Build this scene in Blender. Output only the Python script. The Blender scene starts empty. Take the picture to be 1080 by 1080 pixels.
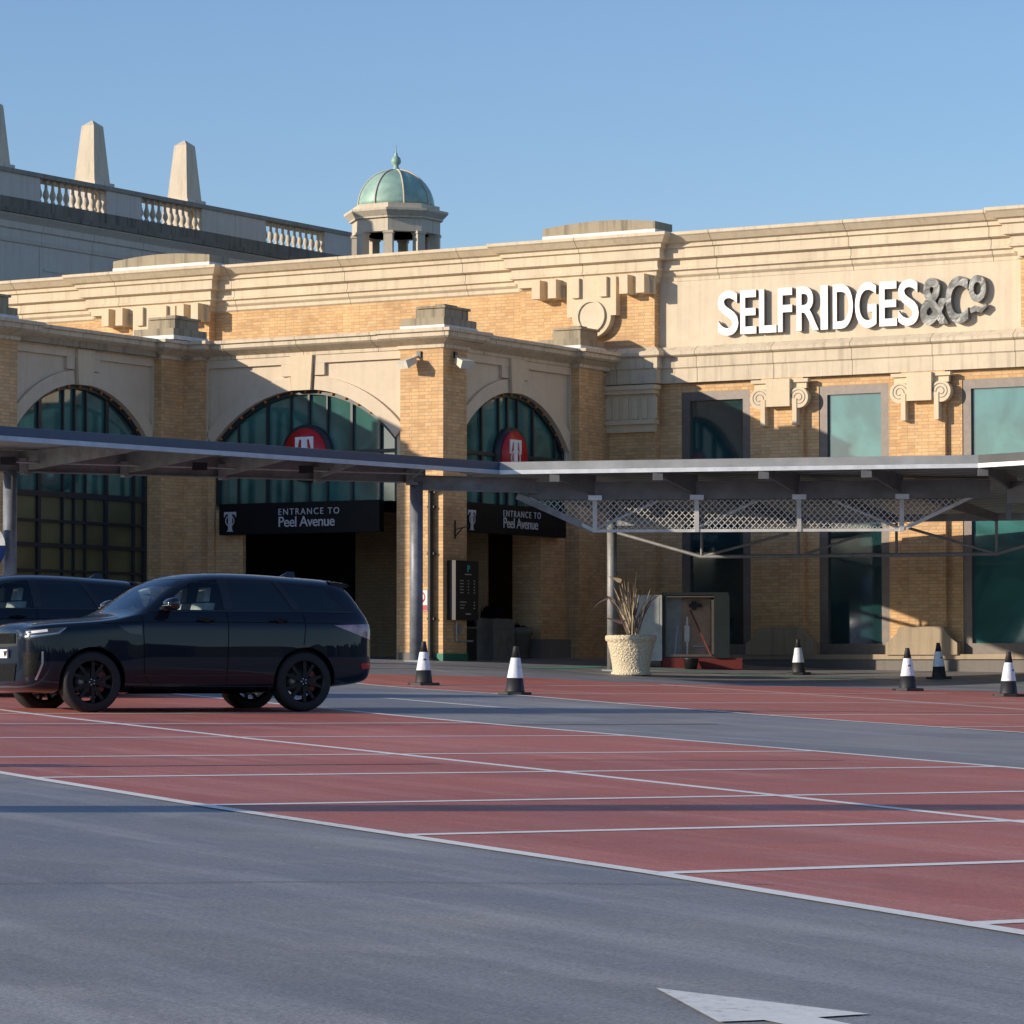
import bpy, bmesh, math, random
import numpy as np
from mathutils import Vector, Matrix
from mathutils.bvhtree import BVHTree
from mathutils.kdtree import KDTree
random.seed(7)
R=math.radians
sc=bpy.context.scene
COL=sc.collection
TH=R(31.2); CT,ST=math.cos(TH),math.sin(TH)
def W(s,w,z=0.0): return Vector((s*CT+w*ST, -s*ST+w*CT, z))     # building axes -> world

# ------------------------------------------------------------------ materials
MATS={}
def nodes(name):
    m=bpy.data.materials.new(name); m.use_nodes=True; MATS[name]=m
    nt=m.node_tree; b=nt.nodes['Principled BSDF']
    return m,nt,b
def N(nt,t,**k):
    n=nt.nodes.new(t)
    for a,v in k.items():
        if a.startswith('i_'):
            key=a[2:]; key=int(key) if key.isdigit() else key.replace('_',' ')
            n.inputs[key].default_value=v
        else: setattr(n,a,v)
    return n
def L(nt,a,b): nt.links.new(a,b)
def noise(nt,scale,detail=4,rough=.6,vec=None,dist=0.0):
    n=N(nt,'ShaderNodeTexNoise'); n.inputs['Scale'].default_value=scale; n.inputs['Detail'].default_value=detail
    n.inputs['Roughness'].default_value=rough; n.inputs['Distortion'].default_value=dist
    if vec is not None: L(nt,vec,n.inputs['Vector'])
    return n
def ramp(nt,fac,stops):
    r=N(nt,'ShaderNodeValToRGB'); el=r.color_ramp.elements
    while len(el)<len(stops): el.new(.5)
    for e,(p,c) in zip(el,stops):
        e.position=p; e.color=(c[0],c[1],c[2],1) if hasattr(c,'__len__') else (c,c,c,1)
    L(nt,fac,r.inputs[0]); return r
def mixc(nt,fac,a,b,mode='MIX'):
    m=N(nt,'ShaderNodeMix',data_type='RGBA',blend_type=mode)
    if isinstance(fac,(int,float)): m.inputs[0].default_value=fac
    else: L(nt,fac,m.inputs[0])
    for i,v in ((6,a),(7,b)):
        if isinstance(v,tuple): m.inputs[i].default_value=(*v,1)
        else: L(nt,v,m.inputs[i])
    return m.outputs[2]
def math_(nt,op,a,b=None,c=None):
    m=N(nt,'ShaderNodeMath',operation=op)
    for i,v in enumerate((a,b,c)):
        if v is None: continue
        if isinstance(v,(int,float)): m.inputs[i].default_value=v
        else: L(nt,v,m.inputs[i])
    return m.outputs[0]
def bump(nt,b,h,strength=.3,dist=.01):
    n=N(nt,'ShaderNodeBump'); n.inputs['Strength'].default_value=strength; n.inputs['Distance'].default_value=dist
    L(nt,h,n.inputs['Height']); L(nt,n.outputs[0],b.inputs['Normal'])
def scaled(nt,vec,s):
    m=N(nt,'ShaderNodeMapping'); m.inputs['Scale'].default_value=s; L(nt,vec,m.inputs['Vector']); return m.outputs[0]
def plain(name,col,rough=.6,metal=0.0,var=.15,scale=6.0,spec=.5,coat=0.0,bmp=0.0):
    m,nt,b=nodes(name)
    tc=N(nt,'ShaderNodeTexCoord'); n=noise(nt,scale,5,.6,tc.outputs['Object'])
    lo=tuple(c*(1-var) for c in col); hi=tuple(min(1,c*(1+var)) for c in col)
    r=ramp(nt,n.outputs['Fac'],[(.3,lo),(.7,hi)])
    L(nt,r.outputs[0],b.inputs['Base Color'])
    b.inputs['Roughness'].default_value=rough; b.inputs['Metallic'].default_value=metal
    b.inputs['Specular IOR Level'].default_value=spec
    if coat: b.inputs['Coat Weight'].default_value=coat; b.inputs['Coat Roughness'].default_value=.03
    if bmp: bump(nt,b,n.outputs['Fac'],bmp,.02)
    return m
def facade_uv(nt):
    # pick (x,z) or (y,z) of the object space by the face's orientation
    tc=N(nt,'ShaderNodeTexCoord'); sp=N(nt,'ShaderNodeSeparateXYZ'); L(nt,tc.outputs['Object'],sp.inputs[0])
    sn=N(nt,'ShaderNodeSeparateXYZ'); L(nt,tc.outputs['Normal'],sn.inputs[0])
    ax=math_(nt,'ABSOLUTE',sn.outputs[0]); f=math_(nt,'GREATER_THAN',ax,.7)
    d=math_(nt,'SUBTRACT',sp.outputs[1],sp.outputs[0]); h=math_(nt,'MULTIPLY_ADD',d,f,sp.outputs[0])
    cb=N(nt,'ShaderNodeCombineXYZ'); L(nt,h,cb.inputs[0]); L(nt,sp.outputs[2],cb.inputs[1])
    return tc,sp,cb.outputs[0],h
def brick(name,c1,c2,c3,mortar,dark=1.0):
    m,nt,b=nodes(name); tc,sp,uv,h=facade_uv(nt)
    bt=N(nt,'ShaderNodeTexBrick'); L(nt,uv,bt.inputs['Vector'])
    bt.inputs['Scale'].default_value=1; bt.inputs['Brick Width'].default_value=.169; bt.inputs['Row Height'].default_value=.075
    bt.inputs['Mortar Size'].default_value=.006; bt.inputs['Mortar Smooth'].default_value=.2; bt.inputs['Bias'].default_value=-.1
    bt.offset=.5; bt.squash=1.0
    bt.squash=1.45; bt.squash_frequency=2
    bt.inputs['Color1'].default_value=(*c1,1); bt.inputs['Color2'].default_value=(*c2,1); bt.inputs['Mortar'].default_value=(*mortar,1)
    n=noise(nt,.7,5,.65,tc.outputs['Object']); n2=noise(nt,1.0,2,.5,scaled(nt,uv,(5.,13.3,1)))
    c=mixc(nt,ramp(nt,n2.outputs['Fac'],[(.5,0.),(.68,.8)]).outputs[0],bt.outputs['Color'],c3)
    c=mixc(nt,bt.outputs['Fac'],c,mortar)
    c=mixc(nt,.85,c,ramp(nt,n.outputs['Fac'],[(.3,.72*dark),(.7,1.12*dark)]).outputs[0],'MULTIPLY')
    L(nt,c,b.inputs['Base Color']); b.inputs['Roughness'].default_value=.85
    inv=math_(nt,'SUBTRACT',1.0,bt.outputs['Fac']); bump(nt,b,inv,.5,.006)
    return m
def stone(name,col,stain=.35,joint=1.97,jrow=None,streak=.25,rough=.85,dirt=(.12,.10,.075)):
    m,nt,b=nodes(name); tc,sp,uv,h=facade_uv(nt)
    n=noise(nt,.9,6,.7,tc.outputs['Object']); fine=noise(nt,9,5,.7,tc.outputs['Object'])
    st=noise(nt,1.0,4,.6,scaled(nt,tc.outputs['Object'],(7,7,.35)))
    c=mixc(nt,ramp(nt,n.outputs['Fac'],[(.3,0.),(.75,1.)]).outputs[0],tuple(x*(1-stain*.55) for x in col),col)
    c=mixc(nt,ramp(nt,fine.outputs['Fac'],[(.35,.35),(.65,0.)]).outputs[0],c,tuple(x*.78 for x in col))
    c=mixc(nt,math_(nt,'MULTIPLY',ramp(nt,st.outputs['Fac'],[(.5,0.),(.78,1.)]).outputs[0],streak),c,dirt)
    if joint:
        q=math_(nt,'PINGPONG',h,joint/2); lt=math_(nt,'LESS_THAN',q,.010)
        c=mixc(nt,math_(nt,'MULTIPLY',lt,.7),c,(.10,.08,.06))
    if jrow:
        q=math_(nt,'PINGPONG',sp.outputs[2],jrow/2); lt=math_(nt,'LESS_THAN',q,.012)
        c=mixc(nt,math_(nt,'MULTIPLY',lt,.7),c,(.10,.08,.06))
    L(nt,c,b.inputs['Base Color']); b.inputs['Roughness'].default_value=rough
    bump(nt,b,fine.outputs['Fac'],.25,.01)
    return m
def glass(name,col,rough=.04,var=.4,emit=0):
    m,nt,b=nodes(name); tc=N(nt,'ShaderNodeTexCoord'); n=noise(nt,.8,3,.5,tc.outputs['Object'],1.0)
    r=ramp(nt,n.outputs['Fac'],[(.35,tuple(c*(1-var) for c in col)),(.65,tuple(c*(1+var) for c in col))])
    L(nt,r.outputs[0],b.inputs['Base Color']); b.inputs['Roughness'].default_value=rough; b.inputs['IOR'].default_value=2.15
    n2=noise(nt,.45,2,.5,tc.outputs['Object']); bump(nt,b,n2.outputs['Fac'],.06,.05)
    return m
M={}
M['brick']=brick('buff_brick',(.78,.48,.225),(.58,.33,.15),(.68,.48,.28),(.44,.31,.18))
M['brick_in']=brick('shaded_buff_brick',(.40,.25,.12),(.33,.20,.10),(.40,.28,.16),(.25,.18,.10),.8)  # same buff brick, with the shade of the recess put into the colour
M['stone']=stone('cream_stone',(.77,.64,.465),.45,3.4,None,.28)
M['stone2']=stone('cream_stone_courses',(.76,.635,.465),.5,1.97,None,.5)
M['render']=stone('cream_render',(.77,.64,.47),.35,None,None,.18)
M['render2']=stone('grey_cream_render',(.74,.61,.45),.3,None,None,.12)
M['plain_stone']=stone('smooth_cream_stone',(.76,.62,.43),.25,None,None,.12)
M['dirty']=stone('weathered_concrete',(.42,.35,.24),.5,None,None,.9,dirt=(.08,.07,.05))
M['base_stone']=stone('pinkish_base_stone',(.46,.36,.25),.4,None,None,.5)
M['plinth']=stone('grey_plinth',(.22,.20,.18),.4,None,None,.5)
M['far_stone']=stone('pale_grey_stone',(.66,.58,.49),.25,2.6,None,.2)
M['far_cream']=stone('pale_cream_stone',(.66,.57,.44),.25,None,None,.3)
M['far_dirty']=stone('blackened_ledge',(.26,.22,.17),.8,None,None,.9,dirt=(.04,.035,.03))
M['far_rail']=stone('darkened_rail',(.36,.31,.25),.5,None,None,.7)
M['lead']=plain('white_flashing',(.62,.62,.60),.5)
M['frame']=plain('bronze_window_frame',(.15,.125,.11),.45,.3)
M['mullion']=plain('dark_mullion',(.022,.028,.032),.4)
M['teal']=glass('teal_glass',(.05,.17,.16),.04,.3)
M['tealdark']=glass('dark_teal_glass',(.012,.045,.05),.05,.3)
M['tealarch']=glass('teal_arch_glass',(.045,.14,.125),.05,.4)
M['olive']=glass('olive_shutter_glass',(.10,.10,.04),.3,.25)
M['silverpaint']=plain('pale_silver_car_paint',(.62,.63,.62),.3,.2,.05,3,coat=1)
M['black']=plain('black_void',(.006,.006,.007),.8,0,.1,spec=.1)
M['blackpl']=plain('black_plastic',(.012,.012,.013),.45)
M['signblack']=plain('black_sign_face',(.006,.006,.007),.6,spec=.2)
M['letter']=plain('white_letters',(.86,.86,.85),.4,0,.03)
M['lettergrey']=plain('grey_white_letters',(.50,.50,.50),.5,0,.05)
M['letter_side']=plain('letter_returns',(.16,.15,.14),.5)
M['galv']=plain('galvanised_steel',(.42,.43,.44),.45,.55,.2,5)
M['galvlight']=plain('bright_galvanised_edge',(.70,.71,.72),.42,.45,.15,4)
M['canopygrey']=plain('grey_painted_steel',(.17,.17,.172),.5,.2,.2,3)
M['fascia']=plain('blue_shaded_fascia',(.018,.055,.115),.4,.0,.12,2.5)  # one grey metal; shade and sky blue put into this left stretch's colour
M['fascialip']=plain('blue_shaded_lip',(.38,.45,.55),.45,.3,.15,3)  # left gutter lip, bluish shade put into its colour
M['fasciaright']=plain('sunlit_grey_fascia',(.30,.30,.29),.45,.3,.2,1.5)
M['fasciadark']=plain('dark_reflection_fascia',(.06,.06,.062),.5,.1,.2,1.5)  # same grey metal, its dark reflections put into the colour
M['lattice']=plain('grey_lattice',(.66,.65,.62),.5,.1,.15,3)
M['galvdark']=plain('dull_galvanised',(.27,.27,.27),.55,.3,.25,4)
M['column']=plain('worn_grey_column_paint',(.20,.215,.25),.5,.2,.3,3.5)
M['red']=plain('red_sign_face',(.50,.008,.014),.35)
M['bulb']=plain('amber_bulb',(.50,.20,.04),.3)
M['patina']=plain('green_copper',(.30,.45,.38),.55,.1,.22,2.2)
M['cream_paint']=plain('grey_cream_metal',(.62,.58,.48),.5)
M['cabinet']=plain('dark_green_cabinet',(.015,.022,.02),.5)
M['cabgrey']=plain('pale_grey_door',(.50,.51,.50),.5)
M['hardboard']=plain('brown_board',(.62,.41,.30),.7,0,.15,8)
M['redkerb']=plain('dark_red_base',(.16,.022,.018),.7)
M['green']=plain('green_kerb_paint',(.02,.17,.10),.6)
M['soil']=plain('soil',(.10,.055,.03),.9,0,.5,20)
M['leaf']=plain('dry_blade',(.42,.33,.20),.7,0,.4,9)
M['leafdark']=plain('dark_blade',(.16,.10,.085),.7,0,.4,9)
M['conewhite']=plain('reflective_white_sleeve',(.74,.76,.80),.45,0,.22,14)
M['coneblack']=plain('black_rubber',(.018,.018,.019),.6,0,.3)
M['binmat']=plain('dark_bin',(.012,.014,.014),.4)
M['urn_dark']=plain('dark_grey_concrete',(.17,.15,.125),.8,0,.2,4)  # plain dark grey of the entrance planters
M['signwhite']=plain('white_sign_face',(.75,.75,.76),.5)
M['signblue']=plain('blue_sign_face',(.02,.09,.32),.4)
M['mint']=plain('mint_letters',(.10,.55,.48),.5)
# textured urn
def urn_mat():
    m,nt,b=nodes('cast_stone_urn'); tc=N(nt,'ShaderNodeTexCoord'); sp=N(nt,'ShaderNodeSeparateXYZ'); L(nt,tc.outputs['Object'],sp.inputs[0])
    an=math_(nt,'ARCTAN2',sp.outputs[1],sp.outputs[0]); cb=N(nt,'ShaderNodeCombineXYZ')
    L(nt,math_(nt,'MULTIPLY',an,2.2),cb.inputs[0]); L(nt,math_(nt,'MULTIPLY',sp.outputs[2],5.5),cb.inputs[1])
    v=N(nt,'ShaderNodeTexVoronoi',feature='DISTANCE_TO_EDGE'); v.inputs['Scale'].default_value=3.0; L(nt,cb.outputs[0],v.inputs['Vector'])
    c=ramp(nt,v.outputs['Distance'],[(.0,(.56,.45,.29)),(.12,(.74,.63,.45))]); L(nt,c.outputs[0],b.inputs['Base Color'])
    b.inputs['Roughness'].default_value=.9; bump(nt,b,v.outputs['Distance'],.9,.05); return m
M['urn']=urn_mat()
# corrugated soffit
def corr():
    m,nt,b=nodes('corrugated_soffit'); tc=N(nt,'ShaderNodeTexCoord'); w=N(nt,'ShaderNodeTexWave',wave_type='BANDS',bands_direction='Y')
    w.inputs['Scale'].default_value=1.6; L(nt,tc.outputs['Object'],w.inputs['Vector'])
    c=ramp(nt,w.outputs['Fac'],[(.2,(.22,.22,.21)),(.6,(.52,.52,.50))]); L(nt,c.outputs[0],b.inputs['Base Color'])
    b.inputs['Roughness'].default_value=.45; b.inputs['Metallic'].default_value=.2; bump(nt,b,w.outputs['Fac'],.8,.03); return m
M['corr']=corr()
# balloon-like silver letters
def silver():
    m,nt,b=nodes('crinkled_silver'); tc=N(nt,'ShaderNodeTexCoord'); n=noise(nt,3,3,.5,tc.outputs['Object'],1.2)
    r=ramp(nt,n.outputs['Fac'],[(.38,(.07,.07,.067)),(.70,(.24,.24,.23))]); L(nt,r.outputs[0],b.inputs['Base Color'])
    b.inputs['Metallic'].default_value=.3; b.inputs['Roughness'].default_value=.3; bump(nt,b,n.outputs['Fac'],.3,.04); return m
M['silver']=silver()
# paving
def paving(name,base,alt,streakc,spot,rough=.55,tint=None):
    m,nt,b=nodes(name); g=N(nt,'ShaderNodeNewGeometry'); P=g.outputs['Position']
    big=noise(nt,.16,5,.6,P,.6); med=noise(nt,1.3,6,.7,P); fin=noise(nt,60,3,.7,P)
    vr=N(nt,'ShaderNodeVectorRotate',rotation_type='Z_AXIS'); vr.inputs['Angle'].default_value=R(62); L(nt,P,vr.inputs['Vector'])
    mp=N(nt,'ShaderNodeMapping'); mp.inputs['Scale'].default_value=(.16,1.9,1); L(nt,vr.outputs[0],mp.inputs['Vector'])
    patch_=noise(nt,.33,2,.4,P,.3); scuff=noise(nt,1.0,6,.75,scaled(nt,vr.outputs[0],(.5,9,1)),.4)
    stn=noise(nt,1.0,5,.65,mp.outputs[0])
    c=mixc(nt,ramp(nt,big.outputs['Fac'],[(.42,0.),(.58,1.)]).outputs[0],base,alt)
    c=mixc(nt,ramp(nt,med.outputs['Fac'],[(.35,.45),(.62,0.)]).outputs[0],c,tuple(x*.72 for x in base))
    c=mixc(nt,math_(nt,'MULTIPLY',ramp(nt,stn.outputs['Fac'],[(.48,0.),(.72,1.)]).outputs[0],.55),c,streakc)
    c=mixc(nt,math_(nt,'MULTIPLY',ramp(nt,scuff.outputs['Fac'],[(.55,0.),(.75,1.)]).outputs[0],.5),c,streakc)
    c=mixc(nt,math_(nt,'MULTIPLY',ramp(nt,patch_.outputs['Fac'],[(.50,0.),(.53,1.)]).outputs[0],.28),c,tuple(x*.62 for x in base))
    chip=N(nt,'ShaderNodeTexVoronoi'); chip.inputs['Scale'].default_value=85; L(nt,P,chip.inputs['Vector'])
    c=mixc(nt,.35,c,ramp(nt,chip.outputs['Color'],[(.1,.55),(.9,1.5)]).outputs[0],'MULTIPLY')
    c=mixc(nt,.75,c,ramp(nt,fin.outputs['Fac'],[(.3,.60),(.7,1.30)]).outputs[0],'MULTIPLY')
    v=N(nt,'ShaderNodeTexVoronoi'); v.inputs['Scale'].default_value=1.1; L(nt,P,v.inputs['Vector'])
    c=mixc(nt,math_(nt,'LESS_THAN',v.outputs['Distance'],.028),c,spot)
    L(nt,c,b.inputs['Base Color'])
    L(nt,ramp(nt,med.outputs['Fac'],[(.3,rough-.08),(.7,rough+.12)]).outputs[0],b.inputs['Roughness'])
    b.inputs['Specular IOR Level'].default_value=.35
    bump(nt,b,fin.outputs['Fac'],.35,.006); return m
M['tarmac']=paving('coated_grey_tarmac',(.225,.232,.255),(.305,.288,.27),(.46,.445,.44),(.4,.38,.34))
M['redpave']=paving('red_bay_surface',(.54,.165,.118),(.44,.13,.095),(.66,.31,.25),(.5,.35,.3))
def paintm(name,col):
    m,nt,b=nodes(name); g=N(nt,'ShaderNodeNewGeometry'); n=noise(nt,16,8,.8,g.outputs['Position']); n2=noise(nt,.5,3,.6,g.outputs['Position'])
    f=math_(nt,'MULTIPLY',n.outputs['Fac'],math_(nt,'ADD',n2.outputs['Fac'],.55))
    c=ramp(nt,f,[(.30,tuple(x*.30 for x in col)),(.40,tuple(x*.85 for x in col)),(.6,col)]); L(nt,c.outputs[0],b.inputs['Base Color']); b.inputs['Roughness'].default_value=.6; return m
M['white']=paintm('worn_white_paint',(.90,.88,.82))
M['greenline']=paintm('worn_green_paint',(.10,.42,.28))
M['yellowline']=paintm('worn_yellow_paint',(.42,.36,.16))
M['tar']=plain('dark_joint_sealant',(.05,.05,.055),.7,0,.4,3)
# car
def carpaint():
    m,nt,b=nodes('navy_black_car_paint'); b.inputs['Base Color'].default_value=(.004,.008,.017,1); b.inputs['Specular IOR Level'].default_value=.1
    b.inputs['Roughness'].default_value=.35; b.inputs['Metallic'].default_value=0; b.inputs['Coat Weight'].default_value=.75; b.inputs['Coat Roughness'].default_value=.015
    tc=N(nt,'ShaderNodeTexCoord'); n=noise(nt,2.2,2,.5,tc.outputs['Object']); return m
M['car']=carpaint()
M['cardark']=plain('gloss_black_trim',(.006,.006,.007),.12,0,.1,coat=.6)
M['tint']=plain('tinted_car_glass',(.004,.010,.016),.03,0,.1,spec=.6)
def clearglass():
    m,nt,b=nodes('clear_car_glass'); b.inputs['Base Color'].default_value=(.55,.68,.72,1); b.inputs['Transmission Weight'].default_value=1
    b.inputs['Roughness'].default_value=0; b.inputs['IOR'].default_value=1.01
    gl=N(nt,'ShaderNodeBsdfGlossy'); gl.inputs['Roughness'].default_value=.02; gl.inputs['Color'].default_value=(.8,.9,1,1)
    fr=N(nt,'ShaderNodeFresnel'); fr.inputs['IOR'].default_value=1.55
    tr=N(nt,'ShaderNodeBsdfTransparent'); tr.inputs['Color'].default_value=(.72,.80,.82,1)
    mx=N(nt,'ShaderNodeMixShader'); L(nt,fr.outputs[0],mx.inputs[0]); L(nt,tr.outputs[0],mx.inputs[1]); L(nt,gl.outputs[0],mx.inputs[2])
    L(nt,mx.outputs[0],nt.nodes['Material Output'].inputs['Surface']); return m
M['clear']=clearglass()
M['tyre']=plain('tyre_rubber',(.011,.011,.012),.75,0,.3,12)
M['rim']=plain('dark_alloy',(.018,.019,.021),.25,.6,.1)
M['disc']=plain('brake_disc',(.30,.30,.30),.35,.9)
M['caliper']=plain('red_caliper',(.20,.008,.008),.35)
M['seat']=plain('pale_leather',(.85,.82,.72),.5)
M['cabin']=plain('dark_cabin_trim',(.02,.02,.022),.7)
M['lamp']=plain('clear_headlamp',(.05,.055,.06),.06,0,.3,6,coat=1)
M['tail']=plain('tail_lamp',(.35,.22,.26),.12,0,.4,10,coat=.5)
M['chrome']=plain('satin_silver_trim',(.5,.5,.5),.25,.9)
def meshgrille():
    m,nt,b=nodes('black_mesh_grille'); tc=N(nt,'ShaderNodeTexCoord'); v=N(nt,'ShaderNodeTexVoronoi',feature='DISTANCE_TO_EDGE'); v.inputs['Scale'].default_value=26; L(nt,tc.outputs['Object'],v.inputs['Vector'])
    c=ramp(nt,v.outputs['Distance'],[(.03,(.014,.014,.014)),(.09,(.001,.001,.001))]); L(nt,c.outputs[0],b.inputs['Base Color']); b.inputs['Roughness'].default_value=.6; b.inputs['Specular IOR Level'].default_value=.15; return m
M['grille']=meshgrille()

# ------------------------------------------------------------------ objects
OFF={}
def tag(o,label=None,cat=None,group=None,kind=None):
    if label: o['label']=label
    if cat: o['category']=cat
    if group: o['group']=group
    if kind: o['kind']=kind
    return o
def thing(name,label,cat,loc,rz=0.0,group=None,off=(0,0,0)):
    o=bpy.data.objects.new(name,None); COL.objects.link(o); o.empty_display_size=.3
    o.location=loc; o.rotation_euler=(0,0,rz); OFF[o.name]=Vector(off)
    return tag(o,label,cat,group)
def bthing(name,label,cat,s,w,z,group=None):       # a thing laid out in the building's axes
    return thing(name,label,cat,W(s,w,z),-TH,group,(s,w,z))
class MB:
    def __init__(s,xf=None): s.v=[]; s.f=[]; s.xf=xf; s.sm=[]
    def add(s,vs,fs,smooth=False):
        b=len(s.v)
        for p in vs:
            p=Vector(p); s.v.append(s.xf(p) if s.xf else p)
        for f in fs: s.f.append(tuple(i+b for i in f)); s.sm.append(smooth)
        return s
    def box(s,x0,x1,y0,y1,z0,z1):
        return s.add([(x,y,z) for z in (z0,z1) for y in (y0,y1) for x in (x0,x1)],
            [(0,2,3,1),(4,5,7,6),(0,1,5,4),(2,6,7,3),(0,4,6,2),(1,3,7,5)])
    def prism(s,poly,y0,y1):           # poly in (x,z), extruded along y
        n=len(poly); vs=[(x,y0,z) for x,z in poly]+[(x,y1,z) for x,z in poly]
        fs=[tuple(range(n)),tuple(range(2*n-1,n-1,-1))]+[(i,i+n,(i+1)%n+n,(i+1)%n) for i in range(n)]
        return s.add(vs,fs)
    def slab(s,poly,z0,z1):            # poly in (x,y), extruded along z
        n=len(poly); vs=[(x,y,z0) for x,y in poly]+[(x,y,z1) for x,y in poly]
        return s.add(vs,[tuple(range(n-1,-1,-1)),tuple(range(n,2*n))]+[(i,(i+1)%n,(i+1)%n+n,i+n) for i in range(n)])
    def sweep(s,path,prof,cap=True):   # prof (projection to the right-hand side of the path, z), mitred
        n=len(path); rings=[]
        for i,p in enumerate(path):
            p=Vector(p); d0=(p-Vector(path[i-1])).normalized() if i else None
            d1=(Vector(path[i+1])-p).normalized() if i<n-1 else None
            if d0 is None: d0=d1
            if d1 is None: d1=d0
            n0=Vector((d0.y,-d0.x)); n1=Vector((d1.y,-d1.x)); m=(n0+n1)
            m=m/ max(.2,(m.length_squared/2)) if m.length>1e-6 else n0
            rings.append([(p.x+m.x*pr,p.y+m.y*pr,z) for pr,z in prof])
        k=len(prof); vs=[q for r in rings for q in r]; fs=[]
        for i in range(n-1):
            for j in range(k-1): fs.append((i*k+j,(i+1)*k+j,(i+1)*k+j+1,i*k+j+1))
        if cap: fs+= [tuple(range(k)),tuple(range((n-1)*k+k-1,(n-1)*k-1,-1))]
        return s.add(vs,fs)
    def lathe(s,prof,c=(0,0,0),n=24,smooth=True,axis='z',rot=0.0,sx=1.0,cap=True):
        vs=[];k=len(prof)
        for i in range(n):
            a=rot+2*math.pi*i/n
            for r,z in prof:
                x,y=r*math.cos(a)*sx,r*math.sin(a)
                if axis=='z': vs.append((c[0]+x,c[1]+y,c[2]+z))
                else: vs.append((c[0]+x,c[1]+z,c[2]+y))
        fs=[(i*k+j,((i+1)%n)*k+j,((i+1)%n)*k+j+1,i*k+j+1) for i in range(n) for j in range(k-1)]
        s.add(vs,fs,smooth)
        for e in (0,k-1):
            if cap and prof[e][0]>1e-4:
                b=len(s.v)-n*k; s.f.append(tuple(b+i*k+e for i in range(n))); s.sm.append(False)
        return s
    def tube(s,a,b,r,n=8,r2=None):
        a,b=Vector(a),Vector(b); d=(b-a).normalized(); u=d.orthogonal().normalized(); v=d.cross(u); r2=r if r2 is None else r2
        vs=[p+ (u*math.cos(2*math.pi*i/n)+v*math.sin(2*math.pi*i/n))*rr for p,rr in ((a,r),(b,r2)) for i in range(n)]
        s.add(vs,[(i,(i+1)%n,n+(i+1)%n,n+i) for i in range(n)],True)
        return s.add(vs[:n]+vs[n:],[tuple(range(n)),tuple(range(n,2*n))]) if n>4 else s
    def bar(s,a,b,wd,ht):              # rectangular bar between two points, ht measured along z-ish
        a,b=Vector(a),Vector(b); d=(b-a).normalized(); up=Vector((0,0,1))
        if abs(d.z)>.95: up=Vector((0,1,0))
        r=d.cross(up).normalized(); up=r.cross(d).normalized(); o=[(-1,-1),(1,-1),(1,1),(-1,1)]
        vs=[p+r*(wd/2*i)+up*(ht/2*j) for p in (a,b) for i,j in o]
        return s.add(vs,[(0,1,2,3),(7,6,5,4)]+[(i,i+4,(i+1)%4+4,(i+1)%4) for i in range(4)])
    def build(s,name,mat,parent=None,kind=None,fix=True):
        me=bpy.data.meshes.new(name); off=OFF.get(parent.name,Vector((0,0,0))) if parent else Vector((0,0,0))
        me.from_pydata([tuple(p-off) for p in s.v],[],s.f)
        if fix:
            bm=bmesh.new(); bm.from_mesh(me)
            for f,q in zip(bm.faces,s.sm): f.smooth=q
            bmesh.ops.recalc_face_normals(bm,faces=bm.faces); bm.to_mesh(me); bm.free()
        me.update(); me.materials.append(mat)
        o=bpy.data.objects.new(name,me); COL.objects.link(o); OFF[o.name]=off
        if parent: o.parent=parent
        if kind: o['kind']=kind
        return o
def copy_tree(o,parent=None):
    c=o.copy(); COL.objects.link(c)
    if parent: c.parent=parent
    for ch in list(o.children): copy_tree(ch,c)
    return c
FONT=None
def text_mesh(body,size=1.0,offset=0.0,extrude=0.0,align='LEFT',space=1.0,bevel=0.0):
    cu=bpy.data.curves.new('t','FONT'); cu.body=body; cu.size=size; cu.offset=offset; cu.extrude=extrude; cu.align_x=align
    cu.space_character=space; cu.bevel_depth=bevel; cu.resolution_u=6
    if bevel: cu.bevel_resolution=2
    ob=bpy.data.objects.new('t',cu); COL.objects.link(ob)
    dg=bpy.context.evaluated_depsgraph_get(); me=bpy.data.meshes.new_from_object(ob.evaluated_get(dg))
    vs=[v.co.copy() for v in me.vertices]; fs=[tuple(p.vertices) for p in me.polygons]
    bpy.data.objects.remove(ob); bpy.data.curves.remove(cu); bpy.data.meshes.remove(me)
    return vs,fs

# ------------------------------------------------------------------ ground height
CP=[(-5.29,43.9,-.58),(-2.70,45.3,-.59),(-1.52,60.5,-.34),(.04,54.5,-.43),(6.17,75.5,-.18),(7.0,62,-.42),(8.95,73.5,-.27),(8.42,59.5,-.51),
(2.46,72,-.26),(-1.84,70.8,.15),(-1.47,74.6,.14),(1.07,79.3,.21),(6.4,78.3,-.06),(11.05,75.6,-.12),(3.67,77.5,-.02),(4.59,77,-.02),(-3.96,77,.12)]
CP=[(CP[i][0],CP[i][1],CP[i][2]) for i in range(len(CP))]
gpl=lambda X,Y:-1.19+.01247*Y-.018*X
CP+=[(X,Y,gpl(X,Y)) for X,Y in ((-2,5),(2,5),(0,12),(-4,28),(4,28),(0,20),(0,35),(-14,50),(14,50),(9,40),(-9,34))]
CP=np.array(CP,float)
def _K(a,b):
    r2=((a[:,None,:]-b[None,:,:])**2).sum(2); return np.where(r2>0,.5*r2*np.log(r2+1e-12),0.)
_n=len(CP); _A=np.zeros((_n+3,_n+3)); _A[:_n,:_n]=_K(CP[:,:2],CP[:,:2])+np.eye(_n)*10.
_P=np.c_[np.ones(_n),CP[:,:2]]; _A[:_n,_n:]=_P; _A[_n:,:_n]=_P.T
_S=np.linalg.solve(_A,np.r_[CP[:,2],0,0,0])
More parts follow.
